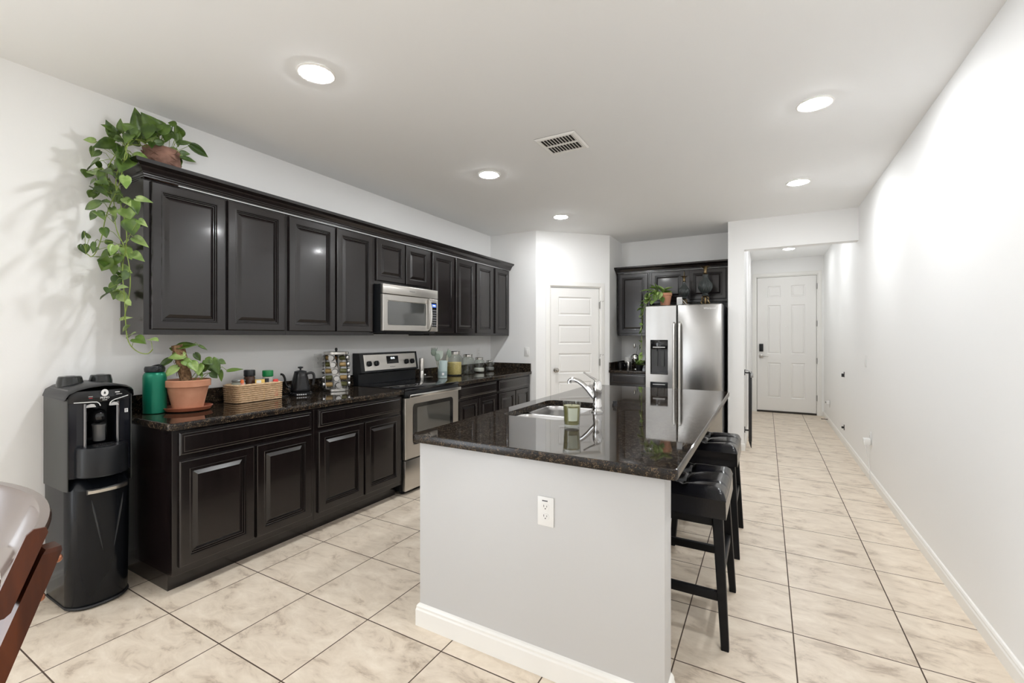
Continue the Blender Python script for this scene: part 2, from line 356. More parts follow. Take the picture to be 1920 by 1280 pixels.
for z in (.25, 1.02, 1.80):
    m = MB(); m.box(DB - .018, DB - .002, -.003, .012, z - .045, z + .045); m.tube([(DB - .01, -.004, z - .048), (DB - .01, -.004, z + .048)], .005); m.build('hinge', mat('hinge_steel', (.4, .39, .37), .35, 1), pd)
# hook latch beside the top hinge and a hinge-pin stop
for hz in (1.845, 1.115):
    m = MB(); m.tube([(DB + .02, -.01, hz), (DB + .02, -.05, hz + .012), (DB + .012, -.06, hz + .006)], .003); m.tube([(DB - .01, -.012, hz - .02), (DB - .01, -.012, hz + .012), (DB + .02, -.012, hz + .012)], .0035); m.build('latch_hook', STEEL, pd)
# entry door
ed = struct(empty('door_2', (0, YD, 0), 0))
casing('c', EX0, EX1, EH).build('door_frame', TRIM, ed)
m = MB(); m.box(EX0, EX0 + .012, .005, .115, 0, EH - .012); m.box(EX1 - .012, EX1, .005, .115, 0, EH - .012); m.box(EX0, EX1, .005, .115, EH - .012, EH); m.build('door_jamb', TRIM, ed, smooth=False)
m = MB(); l0, l1 = EX0 + .016, EX1 - .016; W = l1 - l0
px = [(l0 + .165, l0 + .375), (l1 - .375, l1 - .165)]
pz = [(2.08, 2.285), (1.06, 1.94), (0.27, 0.90)]
panelled(m, l0, l1, .03, EH - .016, .055, .04, [(a, b, c, d) for a, b in px for c, d in pz], pf)
m.build('door_leaf', DOORW, ed, ang=9)
m = MB(); m.box(l0, l1, .0, .05, 0.0, .029); m.build('threshold', mat('threshold_bronze', (.03, .025, .02), .5), ed, smooth=False)
m = MB(); m.box(l0 + .035, l0 + .10, -.012, .015, 1.10, 1.24, .006); m.box(l0 + .045, l0 + .09, -.014, -.0121, 1.16, 1.23); m.build('door_lock', BLACKP, ed)
m = MB(); m.box(l0 + .035, l0 + .095, .0, .015, .985, 1.045, .003); m.tube([(l0 + .065, .0, 1.015), (l0 + .065, -.045, 1.015), (l0 + .08, -.05, 1.015), (l0 + .18, -.05, 1.012)], .009); m.build('door_handle', mat('lever_nickel', (.5, .48, .45), .25, 1), ed)
m = MB(); m.M = Matrix.Translation((l0 + W / 2, .015, 1.55)) @ Matrix.Rotation(R(90), 4, 'X'); m.lathe([(.012, 0), (.012, .004), (.006, .005)]); m.build('peephole', CHROME, ed)
for z in (.3, .95, 1.6, 2.25):
    m = MB(); m.box(l1 - .004, l1 + .012, -.003, .012, z - .05, z + .05); m.build('hinge', mat('hinge_grey', (.35, .34, .33), .4, 1), ed)
# outside the entry door and the pantry interior: closed by plain backs
m = MB(); m.box(-.35, XR + .15, YD + .12, YD + .2, 0, ZC); struct(m.build('wall_entry_outer', WALL, smooth=False))

# ------------------------------------------------------------------ ceiling lights and vent
LENS = mat('lamp_lens', (1, 1, 1), .4, emis=(0.965, 0.985, 1.0), es=LAMP * .38)
BULB = mat('lamp_bulb', (1, 1, 1), .4, emis=(0.965, 0.985, 1.0), es=LAMP * 2.7)
def make_light():
    t = empty('recessed_light', (0, 0, 0))
    m = MB(); m.lathe([(.083, -.001), (.097, -.001), (.097, -.004), (.090, -.008), (.081, -.007), (.078, -.004)], seg=40, caps=False)
    m.build('trim_ring', TRIM, t)
    m = MB(); m.lathe([(.079, -.003), (.076, -.009), (.042, -.0135), (.041, -.0125)], seg=40, caps=False); m.build('lens', LENS, t)
    m = MB(); m.lathe([(.0405, -.0125), (.0395, -.015), (.001, -.017)], seg=32); m.build('bulb', BULB, t)
    return t
def dim_lens(o, k):      # a weaker lamp of the same kind
    for c in o.children:
        if c.name[:4] in ('lens', 'bulb'): c.data = c.data.copy(); c.data.materials[0] = mat('lamp_dim', (1, 1, 1), .4, emis=(0.965, 0.985, 1.0), es=LAMP * k * (.38 if c.name[:4] == 'lens' else 2.7))
L0 = make_light(); LG = 'recessed ceiling lights'
spots = [(-2.083, 1.577, 'round recessed light nearest the camera over the left cabinets'), (-2.083, 3.293, 'round recessed light in the ceiling between the microwave and the vent'),
         (-2.083, 4.86, 'small bright recessed light in the ceiling in front of the pantry door'), (0.256, 3.25, 'round recessed light high over the stools, nearer of the two on the right'),
         (0.256, 4.83, 'round recessed light just before the hall opening, farther of the two on the right'), (0.256, 1.57, 'added recessed light above the near end of the island walkway, out of view')]  # last lamp is unseen, added to continue the right-hand row
for i, (x, y, lb) in enumerate(spots):
    o = L0 if i == 0 else copy_tree(L0); o.location = (x, y, ZC); tag(o, lb, 'ceiling light', LG)
for i, (x, y) in enumerate([(-2.1, -0.9)]):
    o = copy_tree(L0); o.location = (x, y, ZC); dim_lens(o, 0.6); tag(o, 'added unseen recessed ceiling light over the dining area behind the camera', 'ceiling light', LG)  # unseen lamp added behind the camera for extra light
o = copy_tree(L0); o.location = (0.32, 7.0, ZC); dim_lens(o, 0.5); tag(o, 'added recessed hall light just behind the header, out of sight', 'ceiling light', LG)  # unseen lamp added to brighten the wall past the header
o = copy_tree(L0); o.location = (0.32, 8.4, ZC); dim_lens(o, 0.35); tag(o, 'recessed light in the hall ceiling before the entry door', 'ceiling light', LG)
v = thing('ceiling_vent', 'white square metal air vent with two rows of dark slots in the ceiling', 'vent', (-1.285, 3.02, ZC))
a = .153
m = MB(); m.box(-a, a, -a, a, -.0015, -.0005); m.build('vent_backing', mat('vent_dark', (.03, .028, .025), .8), v, smooth=False)
m = MB(); m.loft([[(x, y, -.002) for x, y in ((-a, -a), (a, -a), (a, a), (-a, a))], [(x, y, -.012) for x, y in ((-a + .012, -a + .012), (a - .012, -a + .012), (a - .012, a - .012), (-a + .012, a - .012))],
               [(x, y, -.012) for x, y in ((-a + .03, -a + .03), (a - .03, -a + .03), (a - .03, a - .03), (-a + .03, a - .03))], [(x, y, -.002) for x, y in ((-a + .03, -a + .03), (a - .03, -a + .03), (a - .03, a - .03), (-a + .03, a - .03))]], False, False)
m.box(-a + .03, a - .03, -.008, .008, -.011, -.003); m.build('vent_frame', TRIM, v, smooth=False)
m = MB()
for i in range(11):
    x = -.118 + i * .0236
    for s in (-1, 1):
        y0, y1 = (-a + .03, -.008) if s < 0 else (.008, a - .03)
        m.loft([[(x - .010, y, -.003), (x - .004, y, -.011), (x + .001, y, -.0105), (x - .005, y, -.0025)] for y in (y0, y1)])
m.build('vent_slats', TRIM, v, smooth=False)

# ------------------------------------------------------------------ cabinets
CP = [(0, 0), (.002, .0025), (.0055, .0025), (.009, -.006), (.013, -.006), (.016, -.0145), (.021, -.0145), (.042, -.004), (.044, -.004)]
def cab_door(x0, x1, z0, z1, parent, name='door', rail=.046):
    m = MB(); panelled(m, x0, x1, z0, z1, 0.0, .02, [(x0 + rail, x1 - rail, z0 + rail, z1 - rail)], CP, .006); return m.build(name, CAB, parent, ang=9)
def cab_drawer(x0, x1, z0, z1, parent):
    m = MB(); panelled(m, x0, x1, z0, z1, 0.0, .02, [(x0 + .018, x1 - .018, z0 + .018, z1 - .018)], [(0, 0), (.004, .003), (.008, .003)], .009); return m.build('drawer', CAB, parent, ang=9)
def base_unit(loc, rotz, W, label, doors, drawer=True, depth=.61, left_end=False, group='base cabinets along the wall'):
    """local: x 0..W, face frame at y=0 (front -y), body behind it"""
    t = thing('base_cabinet', label, 'cabinet', loc, rotz, group)
    m = MB(); m.box(.0005, W - .0005, 0, depth - .003, .10, .873, .001, 1); m.build('body', CAB, t)
    m = MB(); m.box(.0005 + (.012 if left_end else 0), W - .0005, .075, depth - .003, 0, .0995); m.build('toe_kick', CAB, t, smooth=False)
    if drawer: cab_drawer(.03, W - .027, .735, .857, t)
    for a, b in doors: cab_door(a, b, .14, .705 if drawer else .857, t)
    return t
XF = -2.73     # face frame plane of base run
RZ = R(90)
base_unit((XF, 1.19, 0), RZ, .855, 'dark espresso base cabinet at the near end of the run, under the green bottle', [(.03, .43), (.445, .828)], left_end=True, depth=XF - XL)
base_unit((XF, 2.045, 0), RZ, .865, 'dark espresso base cabinet just left of the oven, under the kettle and spice rack', [(.03, .433), (.45, .836)], depth=XF - XL)
base_unit((XF, 3.70, 0), RZ, .785, 'dark espresso base cabinet just right of the oven, under the utensil crock', [(.03, .385), (.40, .757)], depth=XF - XL)
base_unit((XF, 4.485, 0), RZ, .843, 'dark espresso base cabinet in the corner beside the pantry wall', [(.03, .415), (.43, .80)], depth=XF - XL)
XU = -3.05     # face frame plane of wall cabinets
def wall_unit(loc, rotz, W, z0, z1, label, doors, depth, group='wall cabinets'):
    t = thing('wall_cabinet', label, 'cabinet', (loc[0], loc[1], z0), rotz, group); H = z1 - z0
    m = MB(); m.box(.0005, W - .0005, 0, depth - .003, 0, H, .001, 1); m.build('body', CAB, t)
    for a, b in doors: cab_door(a, b, .03, H - .012, t)
    return t
dU = XU - XL
wall_unit((XU, 1.19), RZ, .862, 1.382, 2.265, 'tall dark wall cabinet at the near end of the run, trailing plant beside it', [(.033, .432), (.449, .845)], dU)
wall_unit((XU, 2.052), RZ, .846, 1.382, 2.265, 'tall dark wall cabinet left of the microwave, above the kettle', [(.018, .421), (.437, .822)], dU)
wall_unit((XU, 2.898), RZ, .77, 1.845, 2.265, 'short dark wall cabinet directly above the microwave', [(.022, .384), (.4, .74)], dU)
wall_unit((XU, 3.668), RZ, .842, 1.382, 2.265, 'tall dark wall cabinet right of the microwave, above the utensil crock', [(.03, .40), (.44, .81)], dU)
wall_unit((XU, 4.51), RZ, .818, 1.382, 2.265, 'tall dark wall cabinet at the far end of the run beside the pantry wall', [(.018, .382), (.446, .79)], dU)
# crown moulding
CR = [(0.0, 0.0), (.006, 0.0), (.006, .008), (.012, .011), (.012, .018), (.018, .022), (.022, .034), (.036, .052), (.052, .062), (.060, .066), (.064, .085), (0.0, .085)]
def crown(path, z, label):      # path = list of ((x, y), (nx, ny)) mitred outward directions
    m = MB(); m.loft([[(p[0] + n[0] * u, p[1] + n[1] * u, z + h) for u, h in CR] for p, n in path])
    o = m.build('crown_molding', CAB, ang=20); return tag(o, label, 'molding')
crown([((XL + .002, 1.189), (0, -1)), ((XU + .02, 1.189), (1, -1)), ((XU + .02, 5.328), (1, 0))], 2.266, 'long dark crown molding along the top of the left wall cabinets')
# fridge wall cabinets
YU = 6.38
wall_unit((-1.85, YU), 0, .445, 1.385, 2.265, 'narrow tall dark wall cabinet left of the fridge, vine hanging in front', [(.022, .425)], YB - YU)
wall_unit((-1.405, YU), 0, 1.0, 1.83, 2.265, 'wide dark cabinet above the fridge behind the two ornate lamps', [(.03, .462), (.523, .965)], YB - YU)
crown([((-1.85, YB - .002), (-1, 0)), ((-1.85, YU - .02), (-1, -1)), ((-.404, YU - .02), (0, -1))], 2.266, 'dark crown molding above the cabinets over the fridge')
base_unit((-1.878, 6.08, 0), 0, .52, 'narrow dark base cabinet in the nook left of the fridge', [(.03, .49)], depth=YB - 6.08)

# ------------------------------------------------------------------ countertops
def counter(name, outer, holes, label, splash=()):
    t = thing(name, label, 'countertop', (0, 0, 0))
    m = MB(); m.plate(outer, holes, .875, .914, .006); sl = m.build('slab', GRAN, t, ang=25); sl.data.materials.append(GRANE)
    for q in sl.data.polygons:
        if abs(q.normal.z) < .5: q.material_index = 1
    for b in splash:
        m = MB(); m.box(*b, .9142, 1.016, .002, 1); m.build('backsplash', GRAN, t)
    return t
XC = -2.70
def rr4(x0, x1, y0, y1, r):   # corner radii list for (x1,y0),(x1,y1),(x0,y1),(x0,y0)
    pts = []
    for (cx, cy, sx, sy, a0), rad in zip(((x1, y0, -1, 1, -90), (x1, y1, -1, -1, 0), (x0, y1, 1, -1, 90), (x0, y0, 1, 1, 180)), r):
        if rad <= 0: pts.append((cx, cy)); continue
        for k in range(7): a = R(a0 + 15 * k); pts.append((cx + sx * rad + rad * math.cos(a), cy + sy * rad + rad * math.sin(a)))
    return pts
counter('countertop', rr4(XL + .002, XC, 1.165, 2.912, (.03, .004, .003, .003)), [], 'polished dark granite countertop left of the oven, holding bottle, plant, basket and kettle', [(XL + .002, XL + .022, 1.166, 2.912)])
counter('countertop', rr4(XL + .002, XC, 3.70, YP - .002, (.004, .004, .003, .003)), [], 'polished dark granite countertop right of the oven, holding crock and glass jars', [(XL + .002, XL + .022, 3.70, YP - .003), (XL + .023, XC - .01, YP - .022, YP - .002)])
counter('countertop', rr4(-1.879, -1.362, 6.045, YB - .002, (.004, .003, .003, .003)), [], 'small granite countertop in the nook left of the fridge', [(-1.878, -1.858, 6.06, YB - .003), (-1.857, -1.363, YB - .022, YB - .002)])
# island
IX0, IX1, IY0, IY1 = -1.458, -0.263, 1.612, 4.15
HX0, HX1, HY0, HY1 = -1.36, -0.955, 2.27, 2.98
hole = list(reversed(rrect(HX0, HX1, HY0, HY1, .07, 6)))
counter('island_countertop', rr4(IX0, IX1, IY0, IY1, (.03, .03, .03, .03)), [hole], 'long polished black granite island top with a sink cut-out')
t = thing('kitchen_island', 'white painted kitchen island end wall with dark cabinets behind it', 'island', (0, 0, 0))
IW = mat('island_paint', (.56, .56, .56), .5, bump=(70, .1, 3))  # same paint as the walls, darkened in colour to stand in for weaker light
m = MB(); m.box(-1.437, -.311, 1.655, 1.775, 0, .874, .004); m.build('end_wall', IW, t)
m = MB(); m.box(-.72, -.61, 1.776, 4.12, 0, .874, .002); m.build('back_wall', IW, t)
m = MB(); m.box(-1.41, -.721, 1.776, 4.10, .10, .66, .002); m.box(-1.41, -1.375, 1.776, 4.10, .66, .873, .002); m.box(-.94, -.721, 1.776, 4.10, .66, .873, .002); m.box(-1.374, -.941, 1.776, 2.22, .66, .873); m.box(-1.374, -.941, 3.03, 4.10, .66, .873)
m.box(-1.34, -.721, 1.776, 4.10, 0, .0995); m.build('cabinet_body', CAB, t)
sub = empty('door_group', (0, 0, 0)); bpy.data.objects.remove(sub)
for k in range(5):
    y = 4.09 - k * .46
    m = MB(); m.M = Matrix.Translation((-1.4105, y, 0)) @ Matrix.Rotation(R(-90), 4, 'Z')
    panelled(m, .01, .45, .14, .86, 0, .02, [(.062, .398, .192, .808)], CP, .006); m.build('door', CAB, t, ang=9)
bb = [(0, 0), (.014, 0), (.014, .075), (.011, .083), (.011, .092), (.006, .100), (0, .105)]
m = MB(); path = [((-1.437, 1.775), (-1, 0)), ((-1.437, 1.655), (-1, -1)), ((-.311, 1.655), (1, -1)), ((-.311, 1.775), (1, 0))]
m.loft([[(p[0] + n[0] * u, p[1] + n[1] * u, z) for u, z in bb] for p, n in path]); m.build('base_trim', TRIM, t, smooth=False)
def outlet(loc, rotz, label, kind='outlet', group='wall plates'):
    t = thing('wall_outlet' if kind == 'outlet' else 'light_switch', label, 'outlet' if kind == 'outlet' else 'light switch', loc, rotz, group)
    m = MB(); m.box(-.036, .036, -.006, -.0005, -.059, .059, .003); m.build('cover_plate', WHITEP, t)
    if kind == 'outlet':
        for s in (-1, 1):
            m = MB(); m.M = Matrix.Translation((0, -.006, s * .0195)) @ Matrix.Rotation(R(90), 4, 'X'); m.prism([(.0165 * math.cos(2 * PI * i / 24), max(-.0125, min(.0125, .0165 * math.sin(2 * PI * i / 24)))) for i in range(24)], 0, .0012); sk = m.build('socket', WHITEP, t)
            m = MB(); z = s * .0195
            m.box(-.0075, -.0055, -.0076, -.0071, z - .001, z + .0075); m.box(.0055, .0075, -.0076, -.0071, z - .001, z + .0065); m.box(-.002, .002, -.0076, -.0071, z - .0095, z - .005)
            m.build('slots', SLOT, sk, smooth=False)
    else:
        m = MB(); m.box(-.016, .016, -.009, -.006, -.033, .033, .002); m.build('rocker', WHITEP, t)
    return t
t = outlet((-.774, 1.6545, .665), 0, 'white duplex outlet on the white end wall of the island')
m = MB(); m.box(-.014, .010, -.0072, -.0062, .041, .0455); m.build('printed_label', mat('label_ink', (.12, .12, .14), .6), t, smooth=False)
def on_left(Y, z, label, kind='outlet'): return outlet((XL + .0005, Y, z), R(90), label, kind)
on_left(1.72, 1.165, 'white outlet above the countertop, right of the potted pothos')
on_left(1.545, 1.195, 'white wall plate behind the leaves of the potted pothos', 'switch')
on_left(2.545, 1.165, 'white outlet partly hidden behind the left of the spice rack')
on_left(5.02, 1.165, 'white outlet behind the small glass jars')
outlet((-2.774, YP - .0005, 1.171), 0, 'white rocker switch on the side wall beside the pantry door', 'switch')
def on_right(Y, z, label, kind='outlet'): return outlet((XR - .0005, Y, z), R(-90), label, kind)
on_right(5.67, 1.124, 'white light switch on the long right wall', 'switch')
on_right(5.43, .40, 'white outlet low on the right wall with a charger in it')
on_right(8.62, .32, 'white outlet low on the right wall near the entry door')
t = thing('phone_charger', 'white plug charger with its cord hanging from the low right wall outlet', 'charger', (XR - .03, 5.41, .372))
m = MB(); m.box(-.035, .022, -.028, .028, -.03, .03, .006); m.build('plug_body', WHITEP, t)
m = MB(); m.tube([(-.03, -.03, .005), (-.032, -.05, .0), (-.026, -.055, -.03), (-.01, -.055, -.12), (.01, -.05, -.25), (.012, -.05, -.355)], .003, 8); m.build('cord', WHITEP, t)
t = thing('plug_adapter', 'small white adapter plugged in low on the wall beside the entry door', 'charger', (XR - .03, 8.56, .34))
m = MB(); m.box(-.02, .022, -.025, .025, -.03, .03, .008); m.build('adapter_body', WHITEP, t)
m = MB(); m.box(-.035, -.0205, -.012, .012, -.008, .016, .004); m.build('adapter_knob', mat('grey_button', (.35, .34, .33), .5), t)
t = thing('door_stop', 'thin spring door stop sticking out of the right baseboard near the entry door', 'door stop', (XR - .015, 8.75, .05))
m = MB(); m.M = Matrix.Rotation(R(-90), 4, 'Y'); m.lathe([(.011, 0), (.011, .004), (.005, .006)] + [(.005 + .0015 * (i % 2), .006 + i * .003) for i in range(22)] + [(.007, .074), (.007, .084), (.002, .086)], seg=12); m.build('spring', mat('bronze_spring', (.12, .1, .08), .4, 1), t)

# ------------------------------------------------------------------ sink, faucet
t = thing('sink', 'double bowl stainless steel undermount sink set in the island', 'sink', (0, 0, 0))
def bowl(y0, y1, dp):
    m = MB(); lo = []
    for ins, z in ((-.012, .873), (0.0, .873), (.004, .868), (.008, .84), (.014, .74), (.03, .71), (.06, .70)):
        lo.append([(x, y, z) for x, y in rrect(HX0 + ins, HX1 - ins, y0 + ins, y1 - ins, max(.02, .07 - ins * .6), 6)])
    m.loft(lo, False, True); return m
YM = 2.60
m = MB()
for (y0, y1, nm) in ((HY0, YM - .012, 'a'), (YM + .012, HY1, 'b')):
    q = bowl(y0, y1, .17); m.add(q.v, q.f)
m.box(HX0 + .05, HX1 - .05, YM - .0115, YM + .0115, .80, .872, .004); m.build('basin', mat('basin_steel', (.42, .41, .40), .34, 1.0), t)
for y in ((HY0 + YM) / 2, (HY1 + YM) / 2):
    m = MB(); m.lathe([(.045, .7005), (.045, .703), (.038, .704), (.03, .7015), (.005, .7015)], ((HX0 + HX1) / 2, y, 0)); m.build('drain', CHROME, t)
t = thing('faucet', 'tall chrome single-lever kitchen faucet beside the island sink', 'faucet', (-.885, 2.62, .9143))
m = MB(); m.lathe([(.036, 0), (.036, .006), (.029, .012), (.027, .03), (.028, .045), (.025, .05), (.0245, .11), (.028, .118), (.029, .15), (.025, .175), (.016, .19), (.004, .197)]); m.build('body', CHROME, t)
m = MB(); pts = []; 
for k in range(13):
    u = k / 12; pts.append((-.02 - .185 * u, -.004 * u, .085 + .135 * math.sin(u * 1.95) * 1.0 + .0 * u))
pts = [(-.015, 0, .085), (-.035, 0, .105), (-.06, 0, .135), (-.09, 0, .163), (-.12, 0, .182), (-.15, 0, .192), (-.172, 0, .19), (-.18, 0, .180), (-.181, 0, .165)]
m.tube(pts, [.016, .0155, .015, .0145, .014, .0135, .013, .013, .0135], 14); m.build('spout', CHROME, t)
m = MB(); m.tube([(0, 0, .185), (-.02, 0, .20), (-.045, 0, .212), (-.07, 0, .228), (-.085, 0, .238)], [.014, .010, .008, .007, .009], 10, sy=.6); m.build('lever', CHROME, t)
m = MB(); m.lathe([(.0365, 0), (.0365, .003), (.0, .0031)], (0, 0, -.0), caps=False)
# soap hole cap
t = thing('sink_hole_cap', 'small dark cap on the island top behind the faucet', 'cap', (-.87, 2.93, .9143))
m = MB(); m.lathe([(.017, 0), (.017, .006), (.012, .02), (.013, .03), (.002, .033)], seg=20); m.build('cap', BLACKM, t)

# ------------------------------------------------------------------ range
RW = .775
t = thing('electric_range', 'stainless steel and black electric range set between the base cabinets', 'oven', (-2.72, 2.918, 0), RZ)
D = -2.72 - XL
m = MB(); m.box(.002, RW - .002, .012, D - .004, .03, .895, .003); m.build('body', BLACKP, t)
m = MB(); m.box(.0, RW, -.025, D - .004, .896, .921, .006); m.build('cooktop', BLACKG, t)
bm_ = mat('burner_ring', (.05, .05, .05), .25)
for bx, by, br in ((.20, .14, .10), (.57, .14, .085), (.20, .40, .075), (.57, .40, .10)):
    m = MB(); m.lathe([(br, .9212), (br, .9214), (br - .004, .9214), (br - .004, .9212)], (bx, by, 0), 40, caps=False); m.build('burner', bm_, t)
m = MB(); m.box(.004, RW - .004, -.02, .011, .846, .895, .004); m.build('control_strip', BLACKP, t)
m = MB(); panelled(m, .004, RW - .004, .305, .838, .011, .035, [(.105, RW - .105, .42, .775)], [(0, 0), (.004, -.003)], .006); m.build('oven_door', STEELB, t)
m = MB(); m.prism(rrect(.10, RW - .10, .415, .78, .035), 0, .0025); 
q = MB(); q.M = Matrix.Translation((0, -.0245, 0)) @ Matrix.Rotation(R(90), 4, 'X'); q.prism(rrect(.10, RW - .10, .42, .78, .035), 0, .003); ow = q.build('oven_window', BLACKG, t)
q = MB(); q.M = Matrix.Translation((0, -.0278, 0)) @ Matrix.Rotation(R(90), 4, 'X'); q.prism(rrect(.15, RW - .15, .455, .745, .01), 0, .0006); q.build('window_pane', mat('oven_glass', (.06, .06, .055), .04, ior=1.9), ow)
m = MB(); m.box(.02, RW - .02, -.07, -.048, .842, .872, .006); m.box(.04, .075, -.048, -.02, .846, .868, .002); m.box(RW - .075, RW - .04, -.048, -.02, .846, .868, .002); m.build('oven_handle', STEEL, t)
m = MB(); m.box(.004, RW - .004, -.022, .011, .035, .295, .005); m.build('drawer', STEELB, t)
m = MB(); m.box(.03, RW - .03, .04, .07, 0.0, .03); m.build('plinth', BLACKM, t)
# back guard, leaning
yb = D - .004
m = MB(); m.loft([[(x, yb, .9215), (x, yb - .075, .9215), (x, yb - .075, 1.02), (x, yb - .115, 1.035), (x, yb - .085, 1.215), (x, yb, 1.215)] for x in (.0, RW)]); gb = m.build('backguard', BLACKP, t, smooth=False)
def gp(x, z, o=0.0):      # point on the leaning panel
    u = (z - 1.035) / .18; return (x, yb - .115 + .03 * u - o, z)
m = MB(); m.loft([[gp(.045, 1.05, .001), gp(RW - .03, 1.05, .001), gp(RW - .03, 1.2, .001), gp(.045, 1.2, .001)], [gp(.047, 1.052, .003), gp(RW - .032, 1.052, .003), gp(RW - .032, 1.198, .003), gp(.047, 1.198, .003)]]); m.build('control_panel', STEELB, gb)
m = MB(); m.loft([[gp(.33, 1.105, .0032), gp(.49, 1.105, .0032), gp(.49, 1.18, .0032), gp(.33, 1.18, .0032)], [gp(.33, 1.105, .0045), gp(.49, 1.105, .0045), gp(.49, 1.18, .0045), gp(.33, 1.18, .0045)]]); m.build('display', BLACKG, gb)
for kx in (.10, .19, .60, .685):
    m = MB(); m.M = Matrix.Translation(gp(kx, 1.115, .003)) @ Matrix.Rotation(R(80), 4, 'X'); m.lathe([(.026, 0), (.024, .018), (.02, .022), (.002, .023)], seg=20); m.box(-.005, .005, -.022, .022, .018, .03, .001); m.build('knob', BLACKP, gb)
def text(s, size, M, material, parent, name='lettering', ext=.0004):
    c = bpy.data.curves.new(name, 'FONT'); c.body = s; c.size = size; c.extrude = ext; c.align_x = 'CENTER'; c.align_y = 'CENTER'
    o = bpy.data.objects.new(name, c); COL.objects.link(o); c.materials.append(material)
    dg = bpy.context.evaluated_depsgraph_get(); me = bpy.data.meshes.new_from_object(o.evaluated_get(dg)); me.name = name
    bpy.data.objects.remove(o); o = bpy.data.objects.new(name, me); COL.objects.link(o)
    if not me.materials: me.materials.append(material)
    o.parent = parent; o.matrix_local = M; return o
DIG = mat('clock_digits', (.1, .1, .1), .4, emis=(.85, .95, 1.0), es=2.5)
FR = Matrix.Rotation(R(90), 4, 'X')
text('12:46', .026, Matrix.Translation(gp(.41, 1.158, .005)) @ Matrix.Rotation(R(80), 4, 'X'), DIG, gb, 'clock_digits')
text('Whirlpool', .017, Matrix.Translation(gp(.40, 1.075, .0035)) @ Matrix.Rotation(R(80), 4, 'X'), mat('grey_print', (.2, .2, .2), .5), gb, 'maker_mark')

# ------------------------------------------------------------------ microwave
MW = .765; MZ = 1.405
t = thing('microwave', 'stainless steel over-the-range microwave under the short wall cabinet', 'microwave', (-2.98, 2.912, MZ), RZ)
D = -2.98 - XL
m = MB(); m.box(.0, MW - .012, .0, D - .004, 0.0, .437, .003); m.build('casing', BLACKP, t)
m = MB(); m.box(.001, MW, -.03, -.001, .352, .437, .004); m.build('vent_panel', STEELB, t)
m = MB(); panelled(m, .001, MW - .135, .018, .347, -.001, .03, [(.055, MW - .175, .068, .295)], [(0, 0), (.005, -.004), (.007, -.004)], .005); dr = m.build('door', STEELB, t)
q = MB(); q.M = Matrix.Translation((0, -.0272, 0)) @ FR; q.prism(rrect(.06, MW - .18, .073, .29, .015), 0, .001); q.build('window', mat('microwave_glass', (.05, .052, .05), .05, ior=2.0), dr)
m = MB(); m.tube([(MW - .15, -.032, .335), (MW - .15, -.05, .325), (MW - .148, -.066, .26), (MW - .148, -.072, .18), (MW - .148, -.066, .10), (MW - .15, -.05, .035), (MW - .15, -.032, .025)], .011, 10); m.build('handle', STEEL, dr)
m = MB(); m.box(MW - .133, MW, -.03, -.001, .018, .347, .004); cp = m.build('control_panel', STEELB, t)
m = MB(); m.box(MW - .105, MW - .022, -.0315, -.0302, .065, .31); pk = m.build('keypad', BLACKG, cp)
m = MB()
for r_ in range(7):
    for c_ in range(3): m.box(MW - .098 + c_ * .026, MW - .078 + c_ * .026, -.0325, -.0316, .075 + r_ * .025, .088 + r_ * .025)
m.build('buttons', mat('keypad_grey', (.16, .16, .17), .4), cp, smooth=False)
m = MB(); m.box(MW - .098, MW - .03, -.0325, -.0316, .262, .297); m.build('display', mat('blue_display', (.01, .02, .08), .3, emis=(.05, .16, .7), es=.8), cp, smooth=False)
text('12:46', .02, Matrix.Translation((MW - .064, -.033, .28)) @ FR, DIG, cp, 'clock_digits')
text('Whirlpool', .018, Matrix.Translation((.38, -.0305, .395)) @ FR, mat('emboss_grey', (.3, .3, .3), .4, .8), t, 'maker_mark')
m = MB(); m.box(.10, MW - .15, .03, .2, -.012, -.0005, .002); m.build('underside_grille', BLACKM, t)

# ------------------------------------------------------------------ fridge
FX0, FX1, FYF = -1.347, -.445, 5.85
t = thing('refrigerator', 'tall stainless steel side-by-side refrigerator with ice and water dispenser', 'refrigerator', (FX0, FYF, 0), 0)
FW = FX1 - FX0; FH = 1.765
FST = mat('fridge_steel', (.40, .392, .38), .24, 1.0)
nt = FST.node_tree; p = nt.nodes['Principled BSDF']; tc = N(nt, 'ShaderNodeTexCoord'); mp = N(nt, 'ShaderNodeMapping'); mp.inputs['Scale'].default_value = (3.2, 1, 1.1); nz = N(nt, 'ShaderNodeTexNoise'); nz.inputs['Scale'].default_value = 1.3; nz.inputs['Detail'].default_value = 1; bp = N(nt, 'ShaderNodeBump'); bp.inputs['Strength'].default_value = .22; bp.inputs['Distance'].default_value = .02
nt.links.new(tc.outputs['Object'], mp.inputs[0]); nt.links.new(mp.outputs[0], nz.inputs['Vector']); nt.links.new(nz.outputs['Fac'], bp.inputs['Height']); nt.links.new(bp.outputs[0], p.inputs['Normal'])
m = MB(); m.box(.004, FW - .004, .062, YB - FYF - .03, .03, FH - .006, .004); m.build('cabinet', mat('fridge_side_grey', (.10, .10, .105), .45), t)
SP = .392
m = MB(); panelled(m, .003, SP - .003, .095, FH, .058, .058, [(.068, .283, .895, 1.33), (.068, .283, .70, .80)], [(0, 0), (.002, -.002), (.004, -.05), (.006, -.05)], .012); fd = m.build('freezer_door', FST, t)
m = MB(); m.box(SP + .003, FW - .003, 0, .058, .095, FH, .012, 3); rd = m.build('fridge_door', FST, t)
for hx, par in ((SP - .034, fd), (SP + .034, rd)):
    m = MB(); m.tube([(hx, -.003, 1.54), (hx, -.04, 1.525), (hx, -.052, 1.48), (hx, -.056, 1.1), (hx, -.052, .62), (hx, -.04, .575), (hx, -.003, .56)], .0145, 12); m.build('handle', mat('handle_steel', (.80, .79, .77), .42, 1), par)
